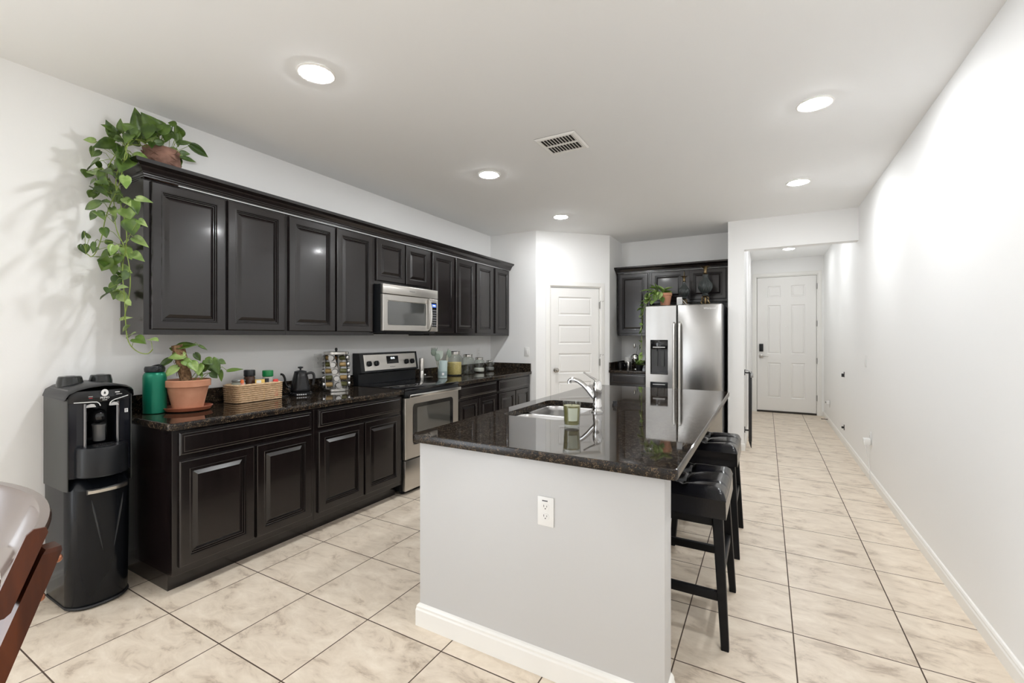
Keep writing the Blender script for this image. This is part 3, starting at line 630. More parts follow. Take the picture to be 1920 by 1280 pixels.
m = MB(); m.box(.072, .279, -.001, .046, 1.215, 1.326, .006); m.build('dispenser_panel', BLACKG, fd)
m = MB(); m.box(.10, .25, -.004, -.0015, 1.232, 1.243, .001); m.build('dispenser_buttons', mat('light_keys', (.7, .7, .7), .4), fd)
m = MB(); m.box(.0745, .2765, .040, .047, .90, 1.214); m.box(.075, .276, .002, .046, .899, .918, .004); m.build('dispenser_recess', mat('recess_grey', (.055, .055, .058), .35), fd)
m = MB()
for lx in (.135, .215): m.loft([[(lx - .02, .02, 1.19), (lx + .02, .02, 1.19), (lx + .02, .028, 1.19), (lx - .02, .028, 1.19)], [(lx - .018, .012, 1.0), (lx + .018, .012, 1.0), (lx + .018, .022, 1.0), (lx - .018, .022, 1.0)]])
m.build('paddles', GREYP, fd)
m = MB(); m.box(.1375, .15, .01, .035, 1.19, 1.212); m.box(.07, .281, -.001, .046, .702, .798, .005); m.build('filter_cover', BLACKP, fd)
m = MB(); m.box(.10, .25, -.004, -.0015, .766, .773, .001); m.build('filter_line', mat('light_line', (.7, .7, .7), .4), fd)
m = MB(); m.box(.01, FW - .01, .03, .06, .02, .088); m.build('kick_grille', BLACKM, t)
m = MB(); m.box(.05, .09, .08, .6, 0, .029); m.box(FW - .09, FW - .05, .08, .6, 0, .029); m.build('rollers', BLACKM, t)
text('Whirlpool', .032, Matrix.Translation((FW - .14, -.0015, 1.712)) @ FR, mat('badge_white', (.8, .8, .8), .3), rd, 'maker_badge', .001)
m = MB(); m.box(.06, .14, .07, .12, FH - .005, FH + .012, .004); m.box(FW - .14, FW - .06, .07, .12, FH - .005, FH + .012, .004); m.build('hinge_covers', GREYP, t)

# ------------------------------------------------------------------ plants
def leaf(m, b, t, w, droop=0.12, cup=0.22, mi=0, nh=None):
    b = Vector(b); t = Vector(t); d = t - b; L = d.length
    if L < 1e-4: return
    d.normalize(); toc = (Vector((0, 0, 1.37)) - b).normalized()
    nh = nh or (Vector((random.uniform(-.5, .5), random.uniform(-.5, .5), .9)) + toc * 0.9)
    sd = d.cross(nh).normalized(); n = sd.cross(d).normalized()
    S = [0, .06, .16, .3, .45, .6, .76, .9, 1.0]; Hh = [.30, .62, .9, 1.0, .93, .75, .47, .2, .015]
    C = [-1, -.5, 0, .5, 1]; vs = []; fs = []
    for i, (q, h) in enumerate(zip(S, Hh)):
        for c in C:
            back = -.10 * abs(c) * (1 - q) ** 3 * L if i < 4 else 0
            p = b + d * (q * L + back) + sd * (c * h * w / 2) + n * (cup * w * (abs(c) ** 1.3) * h * .8 - droop * L * (q * q) + droop * L * q)
            vs.append(tuple(p))
    for i in range(len(S) - 1):
        for j in range(4): fs.append((i * 5 + j, i * 5 + j + 1, i * 5 + j + 6, i * 5 + j + 5))
    m.add(vs, fs, mi)
def thicken(o, t=.0007):
    md = o.modifiers.new('thickness', 'SOLIDIFY'); md.thickness = t; return o
def pot(m, r0, r1, h, rim=.03, thick=.006, ribs=False):
    pr = [(r0, 0), (r0 + (r1 - r0) * (1 - rim / h) * .96, h - rim), (r1, h - rim + .002), (r1 + .001, h - .004), (r1 - .003, h), (r1 - thick, h), (r1 - thick - .003, h - .02), (r0 * .9, .02), (.001, .02)]
    m.lathe(pr, seg=36, caps=True); return m
LEAVES0 = [(-3175,1226,2512,-3165,1193,2690,89,0), (-3150,1311,2573,-3133,1210,2662,97,0), (-3101,1320,2577,-3144,1277,2660,62,0), (-3217,1442,2627,-3175,1397,2683,66,0), (-3171,1405,2674,-3195,1372,2682,41,0), (-3031,1257,2537,-3029,1316,2607,66,0), (-3177,1107,2483,-3157,1060,2561,51,0), (-3191,1142,2527,-3172,1131,2602,41,0), (-3173,1110,2521,-3141,1033,2520,32,0), (-3092,1172,2517,-3135,1120,2560,54,0), (-3167,1021,2433,-3184,975,2424,29,1), (-3142,1095,2445,-3140,1000,2383,58,0), (-3083,1121,2442,-3037,1054,2422,64,0), (-3084,1200,2505,-3033,1255,2526,49,0), (-3145,1252,2532,-3107,1315,2500,53,1), (-3136,1329,2600,-3083,1374,2551,49,0), (-3053,1368,2520,-3092,1456,2570,37,0), (-3194,1491,2589,-3220,1614,2558,52,0), (-3037,1368,2465,-3039,1422,2476,29,0), (-3101,1403,2458,-3118,1493,2465,30,0), (-3124,1395,2501,-3131,1340,2442,64,1), (-3153,1241,2457,-3139,1314,2415,34,1), (-3109,1169,2395,-3060,1222,2376,46,1), (-3090,1106,2417,-3038,1083,2341,40,0), (-3057,1132,2362,-2998,1063,2239,82,0), (-3092,1167,2375,-3125,1195,2336,54,0), (-3056,1136,2485,-3000,1090,2408,48,0), (-3048,1222,2571,-3036,1199,2477,65,0), (-3084,1125,2497,-3111,1179,2491,48,0), (-3062,1323,2570,-3049,1297,2501,51,0), (-3214,1099,2515,-3170,1135,2493,49,0), (-3032,1162,2516,-3072,1142,2453,43,0), (-3068,1253,2488,-3073,1308,2516,39,0), (-3191,1420,2637,-3209,1433,2556,42,0), (-3193,1050,2391,-3212,1022,2354,26,0), (-3015,984,2282,-3206,997,2266,47,0), (-3233,1050,2346,-3277,1079,2316,27,0), (-3320,1060,2310,-3116,1048,2230,68,1), (-3079,1028,2258,-2886,1000,2187,43,0), (-3141,1013,2213,-3237,1019,2202,21,0), (-3003,983,2180,-2953,1005,2155,50,0), (-3265,1057,2231,-3249,1080,2195,38,0), (-3179,1017,2179,-3002,1018,2100,49,0), (-3196,1114,2220,-3263,1119,2159,73,0), (-3169,1030,2155,-3311,1056,2147,34,0), (-3062,1096,2151,-3170,1092,2122,44,0), (-3039,999,2073,-3201,987,2055,40,0), (-3096,1022,2092,-2986,1025,2070,31,0), (-2838,1031,2186,-2813,1026,2115,44,1), (-3053,1105,2126,-2895,1077,2050,39,1), (-2963,1110,2104,-2928,1118,2019,49,0), (-2734,1038,2060,-2577,1045,2016,31,1), (-2989,1091,2056,-2973,1101,1997,77,1), (-2904,1076,1983,-2894,1088,1901,75,0), (-3034,982,2020,-2850,955,1944,42,0), (-3184,1118,2052,-3320,1146,2042,40,0), (-3085,1063,2068,-3025,1060,2005,36,1), (-3141,1107,2284,-3039,1096,2200,43,0), (-3164,1077,2204,-3193,1066,2163,42,0), (-3012,1078,2313,-3122,1084,2294,41,0), (-2790,1069,1965,-2674,1062,1914,31,1), (-2944,982,1924,-2925,986,1872,37,0), (-3284,1126,1902,-3320,1114,1931,35,0), (-3320,1044,1926,-3320,1029,1954,19,0), (-3320,1015,1883,-3314,1027,1830,48,0), (-3081,1006,1832,-3135,996,1814,32,0), (-3018,1138,1911,-2844,1135,1841,44,1), (-3042,1141,1829,-2854,1121,1765,44,1), (-3133,1074,1834,-3281,1083,1758,55,0), (-3167,1145,1879,-3060,1142,1794,53,1), (-3041,1059,1859,-3024,1037,1797,43,1), (-3088,1099,1819,-3102,1080,1759,44,0), (-3090,1135,1899,-3247,1155,1881,37,1), (-3092,1054,1798,-3153,1041,1727,61,0), (-3241,1135,1785,-3301,1143,1728,65,0), (-3181,1135,1765,-3008,1126,1715,42,1), (-2850,1047,1701,-2876,1034,1659,44,0), (-3211,1133,1714,-3214,1119,1656,49,0), (-3103,1075,1619,-3260,1070,1577,44,0), (-3097,1085,1621,-2925,1079,1629,40,1), (-3240,1150,1615,-3028,1129,1557,54,1), (-2828,1031,1552,-2840,1057,1529,30,1), (-3208,1144,1468,-3131,1174,1479,19,1), (-2950,1086,1430,-3096,1113,1394,21,1), (-3124,1151,1365,-2983,1134,1395,34,1), (-2985,1127,1358,-2904,1147,1330,54,0), (-2786,1116,1355,-2694,1117,1346,35,1)]
random.seed(31); LEAVES = []
for q_ in LEAVES0:
    q_ = list(q_); q_[6] *= 1.12; LEAVES.append(q_)
    if random.random() < .55:      # a second, darker leaf further back
        dx, dy, dz = random.uniform(-50, -5), random.uniform(-25, 15), random.uniform(-45, 45)
        tx = q_[0] + dx + random.uniform(-45, 45); tz = q_[2] + dz - random.uniform(25, 70)
        if max(q_[0] + dx, tx) < -3040 or q_[1] > 1180: LEAVES.append([max(-3325, q_[0] + dx), q_[1] + dy, q_[2] + dz, max(-3325, tx), q_[1] + dy - 10, tz, q_[6] * .8, 0])
t = thing('potted_pothos', 'large pothos in a brown pot trailing down from atop the nearest wall cabinet', 'potted plant', (-3.16, 1.325, 2.267))
O = Vector(t.location)
m = MB(); m.lathe([(.070, 0), (.083, .03), (.092, .09), (.094, .15), (.089, .20), (.093, .215), (.088, .222), (.082, .215), (.080, .18), (.001, .18)], seg=36)
for k in range(4):       # knotted rope-like weave of the pot
    for s_ in (1, -1): m.tube([((.089 + .005 * math.sin(a * 6)) * math.cos(a), (.089 + .005 * math.sin(a * 6)) * math.sin(a), .05 + k * .042 + s_ * .018 * math.sin(a * 4)) for a in [2 * PI * i / 40 for i in range(41)]], .005, 6)
m.build('pot', noisecol(mat('brown_clay', (.2, .1, .07), .8), (.13, .065, .045), (.28, .15, .11), 14, 4), t)
m = MB(); m.lathe([(.079, .19), (.075, .2), (.001, .203)], seg=24); m.build('soil', SOIL, t)
m = MB(); random.seed(5)
for (bx, by, bz, tx, ty, tz, wd, br) in LEAVES:
    leaf(m, Vector((bx, by, bz)) / 1000 - O, Vector((tx, ty, tz)) / 1000 - O, wd / 1000, mi=br, droop=random.uniform(.05, .2), cup=random.uniform(.1, .3), nh=(Vector((0, 0, 1.37)) - Vector((bx, by, bz)) / 1000).normalized() * 1.1 + Vector((random.uniform(-.5, .5), random.uniform(-.5, .3), random.uniform(.1, .8))))
thicken(m.build('foliage', [LEAF, LEAFL], t, ang=60))
V1 = [(-3120, 1300, 2470), (-3090, 1180, 2500), (-3080, 1110, 2420), (-2960, 1090, 2330), (-3049, 1090, 2309), (-3110, 1090, 2265), (-3148, 1100, 2182), (-3075, 1110, 2049), (-3049, 1120, 1900), (-3101, 1110, 1757), (-3088, 1120, 1579), (-3075, 1120, 1402), (-3049, 1120, 1344), (-2998, 1120, 1309), (-2911, 1120, 1282), (-2815, 1120, 1278), (-2768, 1120, 1304)]
V2 = [(-3120, 1300, 2470), (-3140, 1150, 2470), (-3190, 1080, 2330), (-3203, 1080, 2236), (-3128, 1090, 2116), (-3101, 1080, 1964), (-3011, 1100, 1838), (-2985, 1110, 1691), (-3011, 1110, 1576), (-3075, 1110, 1461)]
V3 = [(-3120, 1280, 2470), (-3060, 1140, 2480), (-3010, 1095, 2380), (-3060, 1090, 2200), (-3150, 1060, 2050), (-3180, 1050, 1900), (-3230, 1030, 1800), (-3260, 1010, 1830)]
def sm(P, k=3):
    P = [Vector(p) for p in P]
    for _ in range(k):
        Q = [P[0]]
        for a, b in zip(P, P[1:]): Q += [a * .75 + b * .25, a * .25 + b * .75]
        Q.append(P[-1]); P = Q
    return P
m = MB(); nodes = []
for V in (V1, V2, V3):
    P = [p / 1000 - O for p in sm(V, 2)]; m.tube(P, .0026, 6); nodes += P
nodes += [Vector((random.uniform(-.06, .06), random.uniform(-.06, .06), .19)) for _ in range(12)]
for (bx, by, bz, tx, ty, tz, wd, br) in LEAVES:
    b = Vector((bx, by, bz)) / 1000 - O; q = min(nodes, key=lambda n_: (n_ - b).length + (0 if n_.z < b.z + .03 else .1))
    if (q - b).length < .3: m.tube([q, (q + b) / 2 + Vector((0, 0, .015)), b + (Vector((tx, ty, tz)) / 1000 - O - b) * .03], .0014, 5)
m.build('vines', STEM, t)

# potted pothos on the counter
t = thing('potted_pothos', 'terracotta potted pothos with a moss pole on the countertop, beside the green bottle', 'potted plant', (-3.13, 1.452, .9147))
m = MB(); m.lathe([(.09, 0), (.118, .006), (.128, .022), (.131, .026), (.126, .027), (.113, .012), (.001, .011)], seg=40); m.build('saucer', [SAUCER], t)
m = MB(); m.M = Matrix.Translation((0, 0, .0125)); pot(m, .079, .12, .178, .042, .008); m.build('pot', TERRA, t)
m = MB(); m.lathe([(.108, .168), (.10, .174), (.001, .176)], seg=24); m.build('soil', SOIL, t)
m = MB(); random.seed(11); m.tube([(-.005, -.005, .17), (-.012, -.018, .25), (-.02, -.03, .33), (-.025, -.045, .405)], [.031, .032, .033, .034], 14)
for i in range(70):
    a = random.uniform(0, 2 * PI); z = random.uniform(.18, .40); u = (z - .17) / .235; c = Vector((-.005 - .02 * u, -.005 - .04 * u, z)); d = Vector((math.cos(a), math.sin(a), 0)); e2 = Vector((math.cos(a + .5), math.sin(a + .5), 0))
    m.tube([c + d * .033, c + (d + e2) * .5 * .038 + Vector((0, 0, -.012)), c + e2 * .034 + Vector((0, 0, -.03))], .0014, 4)
m.build('moss_pole', noisecol(mat('coir', (.2, .1, .05), .9), (.11, .06, .03), (.35, .21, .11), 60, 4), t)
m = MB(); F = Vector((.84, -.54, 0))   # towards the room
rt = Vector((.49, .87, 0))
def PL(u, z, dp=0): return rt * u + F * dp + Vector((0, 0, z))
for (u0, z0, u1, z1, w_, br, dp) in [(-.05, .392, .055, .405, .05, 0, .02), (.055, .40, .10, .37, .02, 0, 0), (-.055, .375, -.095, .385, .045, 0, 0), (-.01, .34, -.095, .325, .065, 1, .03), (-.02, .31, .035, .27, .055, 1, .035), (-.08, .318, -.145, .27, .045, 0, .01), (-.045, .27, -.115, .21, .055, 1, .03),
    (.02, .30, .055, .24, .06, 1, .04), (.06, .285, .06, .215, .06, 1, .03), (.075, .245, .13, .315, .06, 0, .0), (.09, .31, .135, .28, .06, 0, .02), (.13, .315, .165, .21, .06, 0, .02), (.16, .30, .20, .28, .04, 0, 0), (.17, .24, .175, .165, .03, 0, .0), (.12, .23, .155, .19, .05, 0, .02), (.10, .27, .16, .22, .05, 0, -.03), (.21, .235, .30, .245, .028, 0, .02), (.06, .24, .08, .20, .03, 0, .02), (.03, .35, .06, .30, .04, 0, -.03)]:
    leaf(m, PL(u0, z0, dp), PL(u1, z1, dp + random.uniform(-.01, .03)), w_, mi=br, nh=F * 1.0 + Vector((0, 0, .7)))
thicken(m.build('foliage', [LEAF, LEAFL], t, ang=60))
m = MB()
for (u0, z0, u1, z1) in [(.0, .17, .075, .245), (.02, .17, .13, .315), (.03, .17, .10, .27), (.0, .32, -.08, .318), (-.01, .35, -.055, .375), (.05, .17, .17, .24), (-.02, .3, -.045, .27), (.02, .395, .06, .40), (.05, .17, .12, .23), (.15, .25, .21, .235)]:
    m.tube([PL(u0, z0, .0), PL((u0 + u1) / 2, (z0 + z1) / 2 + .02, .01), PL(u1, z1, .01)], .002, 6)
m.build('stems', STEM, t)

# plant on the fridge
t = thing('potted_pothos', 'small terracotta pot with a trailing pothos on the left of the fridge top', 'potted plant', (-1.13, 6.04, FH + .0005))
m = MB(); pot(m, .055, .083, .165, .035, .006); m.build('pot', TERRA, t)
m = MB(); m.lathe([(.074, .15), (.001, .155)], seg=20); m.build('soil', SOIL, t)
random.seed(21); m = MB(); vp = [(-.02, 0, .155), (-.10, -.06, .21), (-.16, -.13, .16), (-.22, -.19, .06), (-.245, -.215, -.1), (-.25, -.22, -.3), (-.25, -.22, -.52), (-.245, -.215, -.72)]
P = sm(vp, 2); m.tube(P, .003, 5)
m.tube(sm([(0, 0, .155), (-.05, -.08, .19), (-.13, -.16, .10), (-.20, -.20, .03), (-.235, -.235, -.12)], 2), .003, 5); m.build('vines', STEM, t)
m = MB(); 
for q in P[6::1]:
    for k in range(2 if q.z > -.05 else 1):
        a = random.uniform(PI * .8, PI * 2.0); b = q + Vector((random.uniform(-.02, .02), random.uniform(-.02, .01), random.uniform(-.01, .02)))
        tt = b + Vector((math.cos(a) * random.uniform(.02, .07), -abs(math.sin(a)) * .04, random.uniform(-.08, .0)))
        if tt.x > -.235 and tt.z < 0: tt.x = -.24 - random.uniform(0, .04)
        leaf(m, b, tt, random.uniform(.045, .065), mi=random.choice((0, 0, 1)))
for (b, tt, w_, br) in [((-.09, -.06, .2), (-.13, -.06, .30), .06, 0), ((-.02, -.03, .17), (-.10, -.08, .27), .07, 1), ((-.02, -.02, .19), (-.09, -.03, .25), .07, 0), ((-.1, -.1, .22), (-.19, -.12, .23), .06, 0), ((-.17, -.1, .2), (-.29, -.14, .19), .05, 1), ((.0, .0, .2), (.10, -.03, .235), .065, 1), ((.01, -.03, .17), (.09, -.06, .18), .06, 0), ((.03, 0, .19), (.075, -.05, .13), .05, 1), ((-.05, -.08, .17), (-.06, -.12, .08), .06, 1), ((-.07, -.08, .16), (-.13, -.14, .08), .07, 0), ((-.1, -.12, .14), (-.11, -.16, .04), .07, 0), ((-.14, -.13, .12), (-.19, -.17, .03), .06, 1), ((-.05, -.06, .23), (-.01, -.10, .17), .06, 0), ((-.12, -.05, .22), (-.18, -.08, .28), .05, 0), ((-.16, -.14, .06), (-.23, -.18, .09), .06, 0), ((-.12, -.16, .06), (-.14, -.18, .01), .05, 1), ((-.03, -.09, .10), (.0, -.13, .03), .05, 0)]:
    leaf(m, b, tt, w_ * 1.35, mi=br)
thicken(m.build('foliage', [LEAF, LEAFL], t, ang=60))

# small plant and ware in the nook
ZN = .9145
t = thing('small_plant', 'little leafy plant on the nook countertop beside the fridge', 'potted plant', (-1.50, 6.22, ZN))
m = MB(); pot(m, .035, .05, .07, .02, .004); m.build('pot', BLACKP, t)
m = MB(); random.seed(4)
for i in range(26):
    a = random.uniform(0, 2 * PI); b = Vector((.02 * math.cos(a), .02 * math.sin(a), .07)); tt = b + Vector((math.cos(a) * random.uniform(.03, .09), math.sin(a) * random.uniform(.03, .08), random.uniform(-.03, .09)))
    leaf(m, b, tt, .03, mi=random.choice((0, 0, 1)))
thicken(m.build('foliage', [LEAF, LEAFL], t, ang=60))
t = thing('mug', 'black mug in the nook against the side wall', 'mug', (-1.79, 6.30, ZN))
m = MB(); m.lathe([(.034, 0), (.04, .006), (.042, .095), (.039, .096), (.037, .01), (.001, .008)], seg=24); m.build('cup', BLACKG, t)
m = MB(); m.tube(sm([(.04, -.01, .078), (.065, -.02, .075), (.068, -.02, .03), (.04, -.01, .02)], 2), .005, 8); m.build('handle', BLACKG, t)
t = thing('coffee_canister', 'silver coffee press canister in the nook beside the black mug', 'canister', (-1.70, 6.38, ZN))
m = MB(); m.lathe([(.048, 0), (.05, .004), (.05, .10), (.047, .105)], seg=28); m.build('body', STEEL, t)
m = MB(); m.lathe([(.05, .1055), (.05, .12), (.049, .155), (.035, .165), (.002, .168)], seg=28); m.build('lid', mat('pale_lid', (.62, .61, .59), .3), t)
m = MB(); m.tube(sm([(.0, -.05, .09), (.0, -.08, .085), (.0, -.08, .03), (.0, -.05, .02)], 2), .006, 8); m.build('handle', BLACKP, t)
t = thing('utensil_stand', 'wire stand in the nook holding a metal strainer and a whisk, left of the fridge', 'utensil holder', (-1.60, 6.42, ZN))
m = MB(); m.lathe([(.05, 0), (.05, .004), (.002, .006)], seg=24); m.tube([(0, 0, .004), (0, 0, .20), (.02, -.01, .29), (.012, -.02, .33)], .004, 8); m.build('post', CHROME, t)
m = MB(); m.M = Matrix.Translation((-.005, -.045, .15)) @ Matrix.Rotation(R(85), 4, 'X'); m.lathe([(.062, .0), (.064, .004), (.055, .022), (.03, .036), (.002, .04), (.002, .038), (.029, .034), (.053, .02)], seg=28); m.build('strainer', CHROME, t)
m = MB(); m.sph((-.02, -.015, .325), .018, .012, .035); m.build('whisk', STEEL, t)
# things on the fridge
def lamp(x, y, sc, label):
    t = thing('table_lamp', label, 'lamp', (x, y, FH + .0005), 0, 'ornate lamp bases on the fridge'); 
    m = MB(); m.M = Matrix.Scale(sc, 4)
    m.lathe([(.07, 0), (.072, .006), (.06, .012), (.045, .016)], seg=30)
    for k in range(4):
        a = PI / 4 + k * PI / 2; c, s_ = math.cos(a), math.sin(a)
        m.tube(sm([(.055 * c, .055 * s_, .012), (.066 * c, .066 * s_, .035), (.04 * c, .04 * s_, .06), (.055 * c, .055 * s_, .085), (.03 * c, .03 * s_, .098)], 2), .006, 7)
    m.lathe([(.012, .014), (.02, .05), (.012, .09), (.03, .098), (.034, .104)], seg=20); m.build('base', BRASS, t)
    m = MB(); m.M = Matrix.Scale(sc, 4); m.lathe([(.03, .105), (.04, .115), (.028, .13), (.03, .14), (.06, .165), (.078, .20), (.082, .225), (.076, .255), (.055, .285), (.035, .315), (.026, .345), (.03, .36), (.028, .37)], seg=96, flute=24, fa=.035); m.build('body', mat('dark_ribbed_glass', (.035, .042, .041), .16, ior=1.5), t)
    m = MB(); m.M = Matrix.Scale(sc, 4); m.lathe([(.022, .37), (.03, .378), (.02, .39), (.018, .42), (.024, .445), (.03, .455), (.052, .462), (.054, .466), (.02, .468), (.001, .469)], seg=28); m.build('collar', BRASS, t)
    if sc < .9:
        m = MB(); m.M = Matrix.Scale(sc, 4); m.tube([(0, 0, .468), (0, 0, .54)], .004, 6); m.build('finial', BRASS, t)
    return t
lamp(-.905, 6.07, .80, 'shorter dark ribbed lamp base with brass fittings, middle of the fridge top')
lamp(-.655, 6.06, 1.02, 'taller dark ribbed lamp base with brass fittings at the right of the fridge top')
t = thing('router_box', 'small white box standing at the middle front of the fridge top', 'electronics', (-.945, 5.955, FH + .0005), R(25))
m = MB(); m.box(-.03, .03, -.017, .017, 0, .098, .004); m.build('case', WHITEP, t)
m = MB(); m.box(-.022, .022, -.0185, -.0172, .012, .086); m.build('grille', mat('pale_grey', (.55, .55, .55), .5), t)
m = MB(); m.tube(sm([(.031, 0, .07), (.06, .0, .05), (.08, -.01, .012), (.12, -.03, .004), (.15, .01, .004)], 2), .003, 6); m.tube(sm([(.031, .004, .06), (.05, .02, .02), (.09, .03, .004), (.13, .02, .004)], 2), .003, 6); m.build('cable', WHITEP, t)

# ------------------------------------------------------------------ counter things
ZK = .9146
t = thing('water_bottle', 'tall green metal water bottle with a black lid at the near end of the countertop', 'bottle', (-3.185, 1.30, ZK))
m = MB(); m.lathe([(.054, 0), (.0585, .004), (.0585, .21), (.057, .225), (.050, .24), (.045, .244)], seg=40); m.build('body', mat('green_powder_coat', (.005, .17, .10), .3, .35), t)
m = MB(); m.lathe([(.046, .2445), (.05, .248), (.051, .266), (.047, .278), (.002, .280)], seg=32)
m.tube(sm([(.052, -.01, .255), (.06, .0, .272), (.02, .03, .284), (-.03, .03, .284), (-.06, .0, .27), (-.052, -.01, .255)], 2), .006, 8); m.build('lid', BLACKP, t)

# woven basket with jars
bk = thing('woven_basket', 'rectangular woven straw basket holding jars on the left countertop', 'basket', (-3.195, 1.905, ZK), R(3))
WICK = noisecol(mat('seagrass', (.6, .42, .25), .8), (.40, .25, .13), (.75, .56, .36), 120, 3, .35, .6, stretch=(1, .35, 2.2))
HXb, HYb, HB = .075, .17, .125
def rrb(g, z): return [(x, y, z) for x, y in rrect(-HXb - g, HXb + g, -HYb - g, HYb + g, .03, 5)]
m = MB(); lo = []; nrow = 9
lo.append(rrb(-.006, 0)); 
for i in range(nrow):
    z0 = HB * i / nrow; dz = HB / nrow; g = .004 * (i / nrow)
    lo += [rrb(g - .003, z0 + .001), rrb(g + .002, z0 + dz * .3), rrb(g + .002, z0 + dz * .7), rrb(g - .003, z0 + dz)]
lo += [rrb(-.003, HB + .003), rrb(-.01, HB), rrb(-.012, .012)]
m.loft(lo); m.build('basket_body', WICK, bk, ang=80)
m = MB(); random.seed(2)
for i in range(nrow):        # twisted strands
    z = HB * (i + .5) / nrow; ring = rrb(.005 + .004 * i / nrow, z); P = [Vector(q) for q in ring]
    for a, b in zip(P, P[1:] + P[:1]):
        n_ = max(1, int((b - a).length / .008))
        for k in range(n_):
            q = a.lerp(b, (k + .5) / n_); d = (b - a).normalized(); up = Vector((0, 0, 1)); h = random.uniform(.8, 1.2)
            m.tube([q - d * .005 * h - up * .004, q + (q.normalized() * .0016) , q + d * .005 * h + up * .004], [.001, .0022, .001], 4)
m.build('weave', WICK, bk)
def jar_in(loc, name, label, r, h, lidc, contc, lidh=.03, glass=True, cat='jar'):
    t = thing(name, label, cat, loc); m = MB(); m.lathe([(r * .9, 0), (r, .006), (r, h - lidh - .01), (r * .88, h - lidh)], seg=28); m.build('jar_body', contc, t)
    m = MB(); m.lathe([(r * .95, h - lidh + .0005), (r * 1.02, h - lidh + .004), (r * 1.02, h - .005), (r * .94, h), (.001, h)], seg=28); m.build('lid', lidc, t); return t
zb = ZK + .0135
jar_in((-3.215, 1.885, zb), 'coffee_jar', 'dark coffee jar with a black lid in the woven basket', .036, .205, BLACKP, mat('coffee', (.05, .02, .01), .15), .045)
jar_in((-3.19, 2.005, zb), 'green_lid_jar', 'pale jar with a green lid at the right end of the woven basket', .036, .195, mat('green_lid', (.0, .17, .04), .35), mat('pale_jar_glass', (.42, .40, .36), .15), .045)
jar_in((-3.20, 1.80, zb), 'glass_jar', 'wide glass jar with a grey rim at the left end of the woven basket', .042, .142, mat('grey_lid', (.25, .26, .25), .3, .6), mat('greenish_glass', (.35, .38, .33), .1), .014)
t = thing('orange_packet', 'small orange topped tube poking out of the left of the woven basket', 'packet', (-3.128, 1.79, zb), 0)
m = MB(); m.tube([(0, 0, .0), (0, -.004, .11), (0, -.006, .125)], [.012, .014, .008], 10); m.build('tube', mat('pink_paper', (.75, .3, .25), .5), t); m = MB(); m.tube([(0, -.006, .1255), (0, -.008, .148)], [.012, .009], 10); m.build('cap', mat('orange_cap', (.85, .2, .06), .4), t)
t = thing('yellow_packet', 'small yellow and white packet in the middle of the woven basket', 'packet', (-3.14, 1.915, zb), R(-25))
m = MB(); m.box(-.008, .008, -.03, .03, 0, .138, .002); m.build('packet', mat('yellow_print', (.75, .50, .12), .4), t); m = MB(); m.box(.0082, .0088, -.022, .008, .112, .133); m.build('packet_print', mat('white_print', (.8, .8, .75), .4), t)
t = thing('dark_packet', 'little black packet beside the yellow one in the woven basket', 'packet', (-3.137, 1.965, zb), R(-10))
m = MB(); m.box(-.008, .008, -.012, .012, 0, .142, .003); m.build('packet', BLACKP, t)
t = thing('red_packet', 'tiny red packet top at the right end of the woven basket', 'packet', (-3.135, 2.03, zb), 0)
m = MB(); m.box(-.008, .008, -.018, .018, 0, .132, .006); m.build('packet', mat('red_print', (.65, .05, .04), .4), t)

# gooseneck kettle
t = thing('gooseneck_kettle', 'black gooseneck electric kettle on its base on the left countertop', 'kettle', (-3.18, 2.265, ZK), R(60)); t.scale = (1.1, 1.1, 1.1)
m = MB(); m.lathe([(.075, 0), (.078, .004), (.078, .018), (.07, .024), (.05, .026)], seg=36); m.build('power_base', BLACKG, t)
m = MB()
for k in range(5): m.box(-.03 + k * .013, -.021 + k * .013, -.0795, -.0775, .006, .014)
m.build('base_buttons', mat('pale_buttons', (.5, .5, .5), .4), t)
m = MB(); m.lathe([(.064, .027), (.067, .034), (.064, .05), (.05, .125), (.042, .158), (.040, .162)], seg=36); m.build('body', mat('black_enamel', (.008, .008, .009), .22, ior=1.4), t)
m = MB(); m.lathe([(.0405, .1625), (.04, .168), (.02, .174), (.006, .176), (.006, .186), (.018, .192), (.018, .199), (.002, .202)], seg=28); m.build('lid', BLACKP, t)
m = MB(); m.tube(sm([(-.058, 0, .055), (-.085, 0, .06), (-.097, 0, .09), (-.10, 0, .125), (-.112, 0, .15), (-.128, 0, .152)], 2), [.011, .010, .009, .009, .008, .008] + [.007] * 15 if False else .0075, 10); m.build('spout', mat('black_enamel_spout', (.008, .008, .009), .22, ior=1.4), t)
m = MB(); m.tube(sm([(.043, 0, .15), (.075, 0, .157), (.09, 0, .14), (.088, 0, .10), (.082, 0, .065)], 2), .009, 8); m.build('handle', BLACKM, t)
t = thing('kettle_cord', 'black cord loop lying on the countertop left of the kettle', 'cord', (-3.22, 2.13, ZK))
m = MB(); m.tube(sm([(.04, .03, .005), (.05, .0, .005), (.03, -.03, .005), (-.02, -.02, .006), (-.05, .0, .03), (-.070, .01, .07), (-.075, .02, .05), (-.07, .04, .006), (-.075, .30, .006)], 3), .0035, 6); m.build('cord', BLACKP, t)

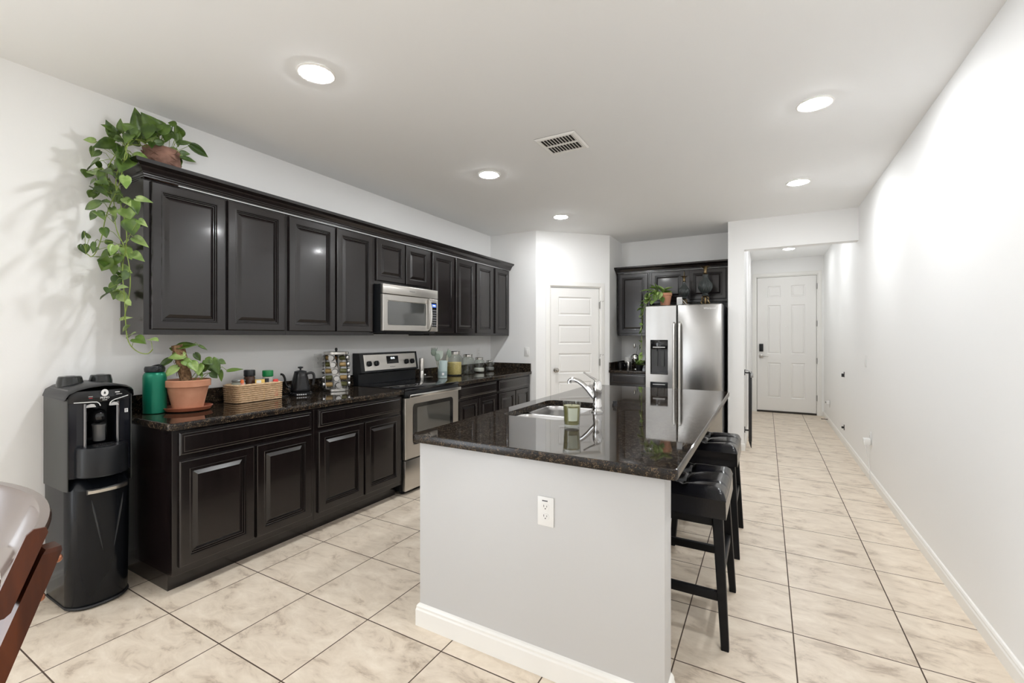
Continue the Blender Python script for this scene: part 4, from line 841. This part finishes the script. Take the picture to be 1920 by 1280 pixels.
# spice rack
sr = thing('spice_rack', 'silver revolving spice rack tower on the countertop left of the oven', 'spice rack', (-3.165, 2.590, ZK))
NC = 4; RH = .33; R0, R1 = .082, .096
m = MB(); m.lathe([(.096, 0), (.10, .003), (.10, .022), (.096, .026), (.001, .026)], seg=40); m.build('bottom_disc', STEEL, sr); m = MB(); m.lathe([(.001, RH - .024), (.096, RH - .024), (.10, RH - .021), (.10, RH - .002), (.096, RH), (.001, RH)], seg=40); m.build('top_disc', STEEL, sr)
m = MB(); m.lathe([(.009, RH + .0005), (.009, RH + .01), (.012, RH + .018), (.008, RH + .03), (.002, RH + .032)], seg=14); m.build('knob', BLACKM, sr)
TW = R(40)
def col_pt(a0, u, r, side=0.0, hgt=0.0): # u 0..1 bottom to top; the columns lean round the axis
    a = a0 + TW * (.5 - u) ; rr_ = r
    c, s_ = math.cos(a), math.sin(a)
    return Vector((c * rr_ - s_ * side, s_ * rr_ + c * side, .026 + (RH - .05) * u + hgt)), a
AF = math.atan2(-2.590, 3.165) - R(6)
cols = [AF + k * 2 * PI / NC for k in range(NC)]
for a0 in cols:
    m = MB(); lo = []
    for u in (0, .2, .4, .6, .8, 1):
        p0, _ = col_pt(a0, u, .088, -.026); p1, _ = col_pt(a0, u, .088, .026); q1, _ = col_pt(a0, u, .0855, .026); q0, _ = col_pt(a0, u, .0855, -.026)
        lo.append([tuple(p0), tuple(p1), tuple(q1), tuple(q0)])
    m.loft(lo); m.build('side_panel', mat('grey_brushed_panel', (.42, .41, .40), .35, 1.0) if a0 == cols[0] else bpy.data.materials['grey_brushed_panel'], sr)
m = MB(); m.lathe([(.012, .026), (.012, RH - .024)], seg=12); m.build('spindle', BLACKP, sr)
GC = [mat('spice_brown', (.16, .07, .02), .3), mat('spice_tan', (.45, .30, .12), .3), mat('spice_dark', (.06, .03, .015), .3), mat('spice_green', (.12, .12, .04), .3)]
cn = {0: 'front column', 1: 'right-hand column', 3: 'left-hand column'}
rn = ['lowest', 'second lowest', 'middle', 'second highest', 'topmost']
for ci, a0 in enumerate(cols):
    if ci == 2: continue          # the rear column faces the wall
    for ri in range(5):
        u = .1 + ri * .2; p0, a = col_pt(a0, u, 0.03)
        j = thing('spice_jar', 'silver-lidded spice jar, %s in the %s of the rack' % (rn[ri], cn[ci]), 'spice jar', (0, 0, 0), 0, 'spice jars in the revolving rack')
        j.location = Vector(sr.location) + p0; j.rotation_euler = (0, R(90), a)
        m = MB(); m.lathe([(.017, .0), (.0195, .003), (.0195, .05), (.017, .054)], seg=16); m.build('glass_body', GC[(ci * 3 + ri * 2) % 4], j)
        m = MB(); m.lathe([(.019, .0545), (.0245, .0592), (.0245, .064), (.0226, .065)], seg=24, caps=False); m.build('gasket', BLACKM, j)
        m = MB(); m.lathe([(.020, .0595), (.0225, .061), (.0225, .077), (.0205, .08), (.001, .0802)], seg=24); m.build('lid', bpy.data.materials.get('spice_lid_steel') or mat('spice_lid_steel', (.52, .51, .50), .32, 1.0), j)

# pepper mill, shaker, spoon rest
t = thing('pepper_mill', 'slim stainless electric pepper mill standing beside the oven back', 'pepper mill', (-3.225, 3.745, ZK))
m = MB(); m.lathe([(.026, 0), (.026, .085), (.024, .09)], seg=28); m.build('lower_body', STEEL, t); m = MB(); m.lathe([(.0255, .0905), (.0255, .215), (.023, .224), (.001, .226)], seg=28); m.build('upper_body', STEELB, t)
t = thing('salt_shaker', 'tiny glass salt shaker beside the pepper mill', 'shaker', (-3.165, 3.73, ZK))
m = MB(); m.lathe([(.013, 0), (.015, .004), (.012, .03), (.009, .045)], seg=16); m.build('body', GLASS, t); m = MB(); m.lathe([(.0095, .0455), (.011, .048), (.010, .058), (.001, .061)], seg=16); m.build('cap', CHROME, t)
t = thing('spoon_rest', 'small shallow metal dish on the counter behind the utensil crock', 'dish', (-3.235, 3.86, ZK))
m = MB(); m.lathe([(.03, 0), (.05, .006), (.06, .014), (.058, .015), (.03, .004), (.001, .004)], seg=32); m.build('dish', STEEL, t)
# crock with utensils
t = thing('utensil_crock', 'pale blue ceramic utensil crock on the right countertop beside the oven', 'crock', (-3.10, 3.945, ZK))
CROCK = mat('pale_blue_glaze', (.40, .49, .48), .3)
m = MB(); m.lathe([(.047, 0), (.05, .003), (.0535, .19), (.052, .193), (.049, .19), (.046, .02), (.001, .018)], seg=36); m.build('pot', CROCK, t)
m = MB(); m.lathe([(.0513, .028), (.0515, .0285), (.0530, .078), (.0512, .0785)], seg=36, caps=False); m.build('lower_band', mat('grey_blue_band', (.30, .38, .39), .4), t)
m = MB(); m.M = Matrix.Rotation(R(-45), 4, 'Z') ; m.box(.0525, .054, -.012, .012, .035, .06, .001); m.build('price_sticker', WHITEP, t)
SAGE = mat('sage_silicone', (.22, .27, .22), .45); STK = mat('cream_handle', (.45, .44, .36), .4)
def utensil(name, label, dx, dy, kind, L=.30, matl=SAGE):
    t = thing(name, label, 'cooking utensil', (-3.10 + dx * .25, 3.945 + dy * .25, ZK + .022), 0)
    e = Vector((dx * 1.0, dy * 1.0, L)); m = MB(); m.tube([(0, 0, 0), e * .5, e * .78], [.005, .006, .005], 8); m.build('shaft', STK, t)
    d = e.normalized(); s_ = Vector((.49, .87, 0)); h = e * .76
    m = MB(); F_ = Vector((.84, -.54, 0))
    if kind == 'spoon': 
        m.M = Matrix.Translation(e * .92) @ Matrix.Rotation(R(-32.7), 4, 'Z'); m.sph((0, 0, 0), .009, .031, .045)
    elif kind == 'turner':
        m.loft([[tuple(h + d * a + s_ * w_ * q + F_ * o) for q, o in ((-1, 0), (1, 0), (1, .003), (-1, .003))] for a, w_ in ((0, .012), (.03, .035), (.09, .04))])
    elif kind == 'fork':
        m.M = Matrix.Translation(e * .9) @ Matrix.Rotation(R(-32.7), 4, 'Z'); m.sph((0, 0, 0), .012, .034, .038)
        for k in range(5): m.tube([(0, -.028 + k * .014, .02), (.015, -.032 + k * .016, .052)], .004, 6)
    else: m.tube([e * .76, e * .9, e * 1.0], [.006, .008, .005], 8)
    m.build('head', matl, t); return t
utensil('pasta_fork', 'sage green toothed pasta spoon leaning left in the blue crock', -.035, -.085, 'fork', .29)
utensil('turner', 'pale sage spatula blade in the middle of the blue crock', -.0, -.04, 'turner', .25, mat('pale_sage', (.42, .47, .42), .4))
utensil('serving_spoon', 'dark sage spoon low at the left of the blue crock', -.01, -.06, 'spoon', .23)
utensil('slotted_spoon', 'sage spoon leaning right out of the blue crock', .03, .06, 'spoon', .265)
utensil('stirring_stick', 'thin green stick handle leaning right out of the blue crock', .03, .045, 'stick', .30)
# glass jars
def glass_jar(y, r, h, label, fill=0, fc=None, lidm=None, scoop=False):
    t = thing('glass_canister', label, 'glass jar', (-3.20, y, ZK), 0, 'row of glass canisters')
    m = MB(); m.lathe([(r * .85, 0), (r * .97, .006), (r, .02), (r, h * .72), (r * .93, h * .80), (r * .72, h * .86), (r * .72, h * .90),
                       (r * .69, h * .90), (r * .69, h * .855), (r * .9, h * .79), (r * .965, h * .71), (r * .965, .022), (r * .92, .012), (.001, .01)], seg=36, caps=True); m.build('glass_body', GLASS, t)
    m = MB(); m.lathe([(r * .76, h * .875), (r * .79, h * .88), (r * .79, h * .985), (r * .75, h), (r * .70, h * .985), (.001, h * .985), ], seg=36); m.build('lid', lidm or STEEL, t)
    if fill: m = MB(); m.lathe([(r * .88, .0135), (r * .955, .024), (r * .955, fill - .004), (r * .9, fill), (.001, fill + .004)], seg=32); m.build('contents', fc, t)
    return t
glass_jar(4.297, .088, .283, 'largest glass canister, half full of yellow grain', .155, noisecol(mat('yellow_grain', (.8, .6, .2), .7), (.62, .45, .13), (.86, .70, .30), 140, 2))
glass_jar(4.575, .076, .237, 'second largest glass canister, almost empty, between the grain and the flour')
glass_jar(4.825, .067, .19, 'third glass canister with white flour at the bottom', .055, mat('flour', (.85, .83, .78), .8))
glass_jar(5.08, .060, .142, 'smallest glass canister at the far end of the row', .05, mat('grey_tea', (.25, .24, .24), .8))

# candle on the island
t = thing('candle', 'green wax candle in a clear glass tumbler on the island beside the sink', 'candle', (-.855, 2.135, .9146))
m = MB(); m.lathe([(.036, 0), (.0385, .003), (.0455, .128), (.0435, .128), (.037, .014), (.001, .013)], seg=40); m.build('glass', GLASS, t)
m = MB(); m.lathe([(.0352, .0145), (.0362, .017), (.0415, .108), (.001, .107)], seg=36); m.build('wax', noisecol(mat('green_wax', (.2, .2, .06), .35), (.20, .185, .06), (.36, .325, .16), 9, 2), t)
m = MB(); m.tube([(0, 0, .1075), (.001, 0, .118)], .0015, 6); m.build('wick', BLACKM, t)
m = MB(); lo = []
for k in range(9):
    a = R(-92 + k * 8); lo.append([(math.cos(a) * (.0388 + .0072 * z / .128), math.sin(a) * (.0388 + .0072 * z / .128), z) for z in (.035, .10)] + [(math.cos(a) * (.0393 + .0072 * z / .128), math.sin(a) * (.0393 + .0072 * z / .128), z) for z in (.10, .035)])
m.loft(lo); m.build('label', mat('pale_label', (.52, .55, .44), .5), t)

# ------------------------------------------------------------------ stools
def make_stool():
    t = empty('bar_stool', (0, 0, 0))
    sx, sy = .19, .235     # half size of the seat
    # tufted cushion
    nx, ny = 40, 50; vs = []; fs = []
    bt = [(0, -.09), (0, .09)]
    for i in range(nx + 1):
        for j in range(ny + 1):
            u = -1 + 2 * i / nx; v = -1 + 2 * j / ny; x = u * sx; y = v * sy
            ed = min(1, (1 - max(abs(u), abs(v))) / .28); z = .635 + .045 * math.sqrt(max(0, 1 - (1 - ed) ** 2)) - .0 
            z += -.010 * (1 - u * u) * 0 + .008 * v * v
            seam = 0
            for bx, by in bt:
                dd = math.hypot(x - bx, y - by); z -= .032 * math.exp(-(dd / .028) ** 2) + .012 * math.exp(-(dd / .08) ** 2)
            z -= .009 * ed * math.exp(-(x / .010) ** 2) + .009 * ed * sum(math.exp(-((y - by) / .010) ** 2) for bx, by in bt)
            k = 1 + 0.02 * ed
            vs.append((x * k, y * k, z))
    for i in range(nx):
        for j in range(ny): a = i * (ny + 1) + j; fs.append((a, a + ny + 1, a + ny + 2, a + 1))
    m = MB(); m.add(vs, fs)
    per = [(i, 0) for i in range(nx)] + [(nx, j) for j in range(ny)] + [(i, ny) for i in range(nx, 0, -1)] + [(0, j) for j in range(ny, 0, -1)]
    def ringv(dz, g): return [(vs[i * (ny + 1) + j][0] * g, vs[i * (ny + 1) + j][1] * g, vs[i * (ny + 1) + j][2] - dz if dz < .03 else .556) for i, j in per]
    m.loft([ringv(0, 1), ringv(.004, 1.012), ringv(.01, 1.0), ringv(.05, 1.012)], False, True)
    m.build('cushion', LEATHER, t, ang=50)
    for bx, by in bt:
        m = MB(); m.sph((bx, by, .655), .009, .009, .004, 12, 6); m.build('button', LEATHER, t)
    q = MB(); q.box(-.165, .165, -.21, .21, .51, .5555, .003); q.build('apron', STOOLW, t)
    for a in (-1, 1):
        for b in (-1, 1): q = MB(); q.bar((a * .155, b * .20, .5555), (a * .19, b * .26, 0), .045, .045, .032, .034); q.build('leg', STOOLW, t)
    def lp(a, b, z): u = 1 - z / .5555; return (a * (.155 + .035 * u), b * (.20 + .06 * u), z)
    for b in (-1, 1):
        z = .215; p0 = lp(-1, b, z); p1 = lp(1, b, z); q = MB(); q.box(p0[0], p1[0], p0[1] - .011, p0[1] + .011, z - .02, z + .02, .002); q.build('stretcher', STOOLW, t)
    for a in (-1, 1):
        z = .30; p0 = lp(a, -1, z); p1 = lp(a, 1, z); q = MB(); q.box(p0[0] - .011, p0[0] + .011, p0[1], p1[1], z - .02, z + .02, .002); q.build('stretcher', STOOLW, t)
    return t
s0 = make_stool(); s0.location = (-.345, 2.44, 0); SG = 'tufted bar stools under the island overhang'
tag(s0, 'black tufted leather bar stool nearest the white end wall of the island', 'bar stool', SG)
s1 = copy_tree(s0); s1.location = (-.345, 3.37, 0); tag(s1, 'black tufted leather bar stool farther along the island, behind the nearest one', 'bar stool', SG)

# ------------------------------------------------------------------ water dispenser
t = thing('water_dispenser', 'black freestanding water dispenser with a grey side against the left wall', 'water dispenser', (-3.14, .99, 0), RZ); t.scale = (.84, 1, 1)
def dsec(hw, yb_, ye, bul, z, n=12):     # local: x across, front towards -y
    pts = [(hw, yb_, z), (-hw, yb_, z)]
    for k in range(n + 1):
        a = PI * k / n; c = math.cos(a)
        pts.append((-hw * c, ye - bul * (max(0, 1 - c * c)) ** .5 ** 1, z)) if False else pts.append((-hw * c, ye - bul * (1 - c * c), z))
    return pts
HW = .157
def fy(x, ye=-.09, bul=.105): return ye - bul * max(0, 1 - abs(x / HW) ** 3) ** .7
def dse2(hw, yb_, ye, bul, z, n=24): return [(hw, yb_, z), (-hw, yb_, z)] + [(-hw * math.cos(PI * k / n), ye - bul * max(0, 1 - abs(math.cos(PI * k / n)) ** 3) ** .7, z) for k in range(n + 1)]
m = MB(); m.loft([dse2(.145, .15, -.078, .095, 0), dse2(.152, .155, -.084, .100, .02), dse2(.156, .16, -.088, .104, .30), dse2(HW, .16, -.09, .105, .60), dse2(HW, .16, -.088, .102, .605), dse2(HW - .01, .16, -.06, .06, .66)]); m.build('lower_body', DARKBL, t, ang=30)
m = MB(); m.loft([dse2(.149, .151, -.082, .098, .0), dse2(.157, .157, -.089, .105, .012), dse2(.155, .156, -.087, .103, .018)]); m.build('base_ring', BLACKM, t, ang=30)
m = MB()
out = [(.15, .16), (-.15, .16), (-.15, -.128), (-.115, -.14), (-.075, -.142), (-.07, -.03), (.07, -.03), (.075, -.142), (.115, -.14), (.15, -.128)]
m.prism(out, .66, 1.035); m.build('upper_body', mat('black_gloss_panel', (.008, .009, .013), .16), t, smooth=False)
m = MB(); m.tube([(-.078, -.143, .66), (-.078, -.143, 1.03)], .009, 10); m.tube([(.078, -.143, .66), (.078, -.143, 1.03)], .009, 10); m.build('recess_posts', mat('dark_chrome', (.25, .25, .26), .25, 1), t)
for s_ in (-1, 1): m = MB(); m.loft([[(s_ * x, y, z) for x, y in ((.150, .165), (.162, .165), (.162, -.10), (.155, -.135), (.150, -.135))] for z in (.60, 1.06)]); m.build('side_shell', GREYP, t, ang=30)
m = MB(); m.loft([dsec(.149, .16, -.13, .035, 1.0355), dsec(.1495, .16, -.134, .045, 1.06), dsec(.1495, .16, -.13, .045, 1.095), dsec(.14, .155, -.10, .03, 1.105)]); vz = m.build('visor', mat('visor_black', (.012, .013, .015), .25), t, ang=30)
m = MB(); m.loft([dsec(.164, .168, -.13, .05, 1.0605), dsec(.166, .168, -.135, .055, 1.075), dsec(.163, .168, -.125, .05, 1.10), dsec(.145, .16, -.09, .04, 1.118), dsec(.08, .11, -.03, .02, 1.128)]) if False else None
lo = []
for u in range(9):          # arched crown over the visor
    a = PI * u / 8; lo.append([(-.166 * math.cos(a), y, 1.06 + .065 * math.sin(a) ** .8 + dz) for y, dz in ((.168, 0), (.168, .006), (-.12 - .045 * math.sin(a), .004), (-.135 - .055 * math.sin(a), -.006), (-.12 - .03 * math.sin(a), -.012))])
m = MB(); m.loft(lo); m.build('crown', BLACKP, t, ang=50)
m = MB(); m.loft([[(x, y, z) for x, y in rrect(-.146, .146, -.12, .16, .03)] for z in (1.04, 1.09)]); m.build('top_filler', BLACKP, t)
for cx, cy, r_ in ((-.075, .06, .062), (.075, .06, .058)):
    m = MB(); m.lathe([(r_, 1.105), (r_ * 1.0, 1.13), (r_ * .88, 1.158), (r_ * .8, 1.162), (r_ * .4, 1.162), (r_ * .38, 1.158), (.001, 1.158)], (cx, cy, 0), 30); m.build('cap', mat('smoke_cap', (.02, .021, .02), .15), t)
m = MB(); lo = []
for z, g in ((.665, -.006), (.67, 0), (.80, 0), (.812, -.004)):
    lo.append([(-.125, -.10, z), *[(-(.125 + g) * math.cos(PI * k / 14), -.145 - (.095 + g) * math.sin(PI * k / 14) ** .9 if 0 < k < 14 else -.145, z) for k in range(15)], (.125, -.10, z)])
m.loft(lo); m.build('drip_tray', BLACKP, t, ang=30)
m = MB(); m.lathe([(.05, .8125), (.05, .815), (.001, .8155)], (0, -.17, 0), 24)
for k in range(7): m.box(-.04 + k * .013, -.034 + k * .013, -.205, -.135, .815, .818)
m.build('drip_grid', BLACKM, t)
m = MB(); m.sph((.0, -.09, .955), .045, .05, .04, 20, 12); m.build('tap_knob', BLACKG, t)
m = MB(); m.lathe([(.028, .83), (.03, .835), (.03, .90), (.034, .915)], (.0, -.11, 0), 20, caps=False); m.lathe([(.026, .832), (.0285, .837), (.0285, .90)], (.0, -.11, 0), 20, caps=False); m.build('tap_spout', mat('smoky_plastic', (.12, .12, .12), .1), t)
m = MB(); m.M = Matrix.Translation((0, -.181, 1.083)) @ FR; m.lathe([(.018, 0), (.018, .0012), (.001, .0013)], seg=30); m.build('logo_disc', mat('logo_white', (.75, .75, .75), .35), vz)
m = MB(); m.M = Matrix.Translation((0, -.1826, 1.083)) @ FR; m.prism([(0, .009), (.0045, .001), (.005, -.003), (.0025, -.0065), (-.0025, -.0065), (-.005, -.003), (-.0045, .001)], 0, .0006); m.build('logo_drop', SLOT, vz)
WHP = mat('print_white', (.75, .75, .75), .4)
text('PRIMO', .015, Matrix.Translation((0, -.1825, 1.057)) @ FR, WHP, vz, 'logo_lettering')
text('WATER', .007, Matrix.Translation((0, -.1822, 1.046)) @ FR, WHP, vz, 'logo_lettering')
def vis(x, z, o=.0): return (x, -.133 - .045 * (1 - (x / .15) ** 2) - .003 - o, z)
m = MB(); m.tube([vis(x, z) for x, z in ((-.13, 1.040), (-.08, 1.040), (-.055, 1.040), (-.035, 1.038), (-.025, 1.030), (-.02, 1.018))], .0022, 6); m.tube([vis(x, z) for x, z in ((.13, 1.056), (.08, 1.048), (.055, 1.044), (.038, 1.038), (.028, 1.030), (.024, 1.018))], .0022, 6); m.build('swoosh_lines', WHP, vz)
m = MB(); m.box(-.072, -.05, -.172, -.1695, 1.066, 1.068); m.box(.052, .09, -.170, -.1675, 1.068, 1.0705); m.box(.055, .078, -.170, -.1675, 1.078, 1.083); m.build('small_print', WHP, vz)
m = MB(); m.box(-.070, -.052, -.172, -.1695, 1.058, 1.0605); m.build('red_mark', mat('print_red', (.5, .02, .03), .4), vz)
m = MB(); m.prism([(-.06, 0), (-.055, .008), (-.045, .013), (-.028, .013), (-.02, .008), (-.018, 0)], 0, .002); m.M = Matrix.Identity(4)
for cx in (-.055, .055):
    m = MB(); m.M = Matrix.Translation((cx, -.150, 1.012)) @ FR; m.prism([(-.022, 0), (-.016, .012), (.0, .017), (.014, .014), (.022, 0)], 0, .012); m.build('temperature_button', mat('button_silver', (.55, .55, .55), .3), t)
m = MB(); m.box(.115, .132, -.1425, -.1395, .965, .985); st = m.build('sticker', WHP, t, smooth=False)
m = MB(); m.box(.118, .129, -.1432, -.1426, .977, .980); m.box(.118, .127, -.1432, -.1426, .970, .973); m.build('sticker_print', SLOT, st, smooth=False)
m = MB(); lo = []
for k in range(9):
    x = -.087 + k * .02475; y = fy(x) - .004
    lo.append([(x, y, .578), (x, y - .018, .585), (x, y - .020, .600), (x, y - .012, .606), (x, y + .004, .604)])
m.loft(lo); m.build('door_handle', STEEL, t)
for s_ in (-1, 1):
    m = MB(); P = []
    for k in range(7):
        u = k / 6; x = .013 + s_ * (.078 - .052 * u); z = .55 - .27 * u; P.append((x, fy(x) + .001, z))
    m.tube(P, [.0005, .0045, .005, .0045, .0035, .0025, .0003], 6); m.build('ridge', mat('ridge_black', (.03, .032, .035), .3), t)

# ------------------------------------------------------------------ foreground chair
CH = thing('dining_chair', 'tall dark wood chair with a curved metallic brown back band in the near left corner', 'chair', (-1.39, 0.0, 0))
WOOD = noisecol(mat('mahogany', (.1, .02, .01), .34, ior=1.35), (.042, .009, .002), (.10, .024, .006), 5, 5, stretch=(6, 6, .7))
BAND = mat('glossy_brown_band', (.10, .06, .045), .22, coat=.6)
def bandp(x, z): return .338 - .72 * x * x - (1.035 - z) * .38
m = MB(); lo = []
for k in range(17):
    x = -.292 + .0365 * k; hh = .125; zt = 1.035
    sl = -1.1 * x; nrm = Vector((-sl, 1, 0)).normalized(); tk = .0125
    l = []
    for z, s_, g in ((zt - hh, -1, .6), (zt - hh + .006, -1, 1), (zt - .008, -1, 1), (zt, -1, .55), (zt, 1, .55), (zt - .008, 1, 1), (zt - hh + .006, 1, 1), (zt - hh, 1, .6)):
        p = Vector((x, bandp(x, z), z)) + nrm * s_ * tk * g; l.append(tuple(p))
    lo.append(l)
m.loft(lo); m.build('back_band', BAND, CH, ang=40)
for e_, s_ in ((lo[0], -1), (lo[-1], 1)):
    ce = sum((Vector(q) for q in e_), Vector()) / 8; m = MB()
    m.loft([[tuple(ce + (Vector(q) - ce) * 1.06 + Vector((s_ * o, 0, 0))) for q in e_] for o in (.0005, .005)]); m.build('band_end', WOOD, CH, smooth=False)
for s_ in (-1, 1):
    x = s_ * .26; m = MB()
    lo = []
    for z, wd, dp in ((.62, .05, .03), (.80, .05, .03), (.95, .042, .028), (.985, .04, .026), (.992, .034, .02)):
        y = bandp(.30, z) + .044
        lo.append([(x - wd / 2, y - dp / 2, z), (x + wd / 2, y - dp / 2, z), (x + wd / 2, y + dp / 2, z), (x - wd / 2, y + dp / 2, z)])
    m.loft(lo); m.build('back_post', WOOD, CH, smooth=False)
    for z in (.965, .905):
        m = MB(); m.sph((x + .0, bandp(.30, z) + .064, z), .008, .007, .008, 12, 8); m.build('bolt', mat('copper_bolt', (.40, .17, .10), .25, 1), CH)
    m = MB(); m.bar((x * .98, bandp(.30, .62) + .044, .62), (x * 1.02, .16, 0), .045, .04, .03, .03); m.build('leg', WOOD, CH, smooth=False)
    m = MB(); m.bar((x * .92, -.23, .62), (x * 1.0, -.27, 0), .045, .045, .03, .03); m.build('leg', WOOD, CH, smooth=False)
    m = MB(); m.box(x * .96 - .011, x * .96 + .011, -.24, .15, .20, .235, .003); m.build('stretcher', WOOD, CH)
for y, z in ((-.252, .26), (.155, .20)):
    m = MB(); m.box(-.30, .30, y - .011, y + .011, z - .018, z + .018, .003); m.build('stretcher', WOOD, CH)
m = MB(); m.box(-.29, .29, -.25, .13, .56, .62, .006); m.build('seat_frame', WOOD, CH)
m = MB(); m.loft([[(x, y, z) for x, y in rrect(-.30 + g, .30 - g, -.27 + g, .15 - g, .05)] for g, z in ((.006, .6205), (0, .632), (0, .655), (.012, .672), (.04, .68))]); m.build('seat', mat('brown_leather_seat', (.05, .03, .02), .35), CH, ang=60)
for x in (-.1, .1):
    m = MB(); m.bar((x, bandp(x, .90) , .895), (x, .125, .681), .028, .016); m.build('back_slat', WOOD, CH, smooth=False)

# ------------------------------------------------------------------ retractable gate in the hall opening
t = thing('retractable_gate', 'slim black retractable gate post mounted at the left side of the hall opening', 'baby gate', (-.165, 6.20, 0), 0)
m = MB(); m.box(-.018, .018, -.022, .022, .10, .945, .004); m.loft([[(-.016, -.02, .0995), (.016, -.02, .0995), (.016, .02, .0995), (-.016, .02, .0995)], [(.008, -.01, .02), (.014, -.01, .02), (.014, .01, .02), (.008, .01, .02)]]); m.build('post', BLACKM, t)
for z in (.23, .93):
    m = MB(); m.box(-.062, -.054, -.02, .02, z - .03, z + .04, .001); m.box(-.055, -.018, -.007, .007, z - .008, z + .008); m.build('bracket', BLACKM, t)
m = MB(); m.tube([(-.05, -.01, .97), (-.01, -.025, .955), (.015, -.026, .93)], .007, 8); m.box(.004, .034, -.034, -.0225, .875, .925, .003); m.build('latch', mat('latch_grey', (.35, .35, .35), .35, .7), t)
for z, sh in ((.886, 0), (.211, 1)):
    t = thing('gate_bracket', ('upper' if not sh else 'lower') + ' small black gate bracket on the right wall of the hall', 'bracket', (XR, 7.1, z), 0)
    m = MB(); m.box(-.006, -.0005, -.014, .014, -.034, .034, .001); m.box(-.03, -.006, -.012, .012, -.012 if sh else -.03, .012, .002); m.build('bracket', BLACKM, t)
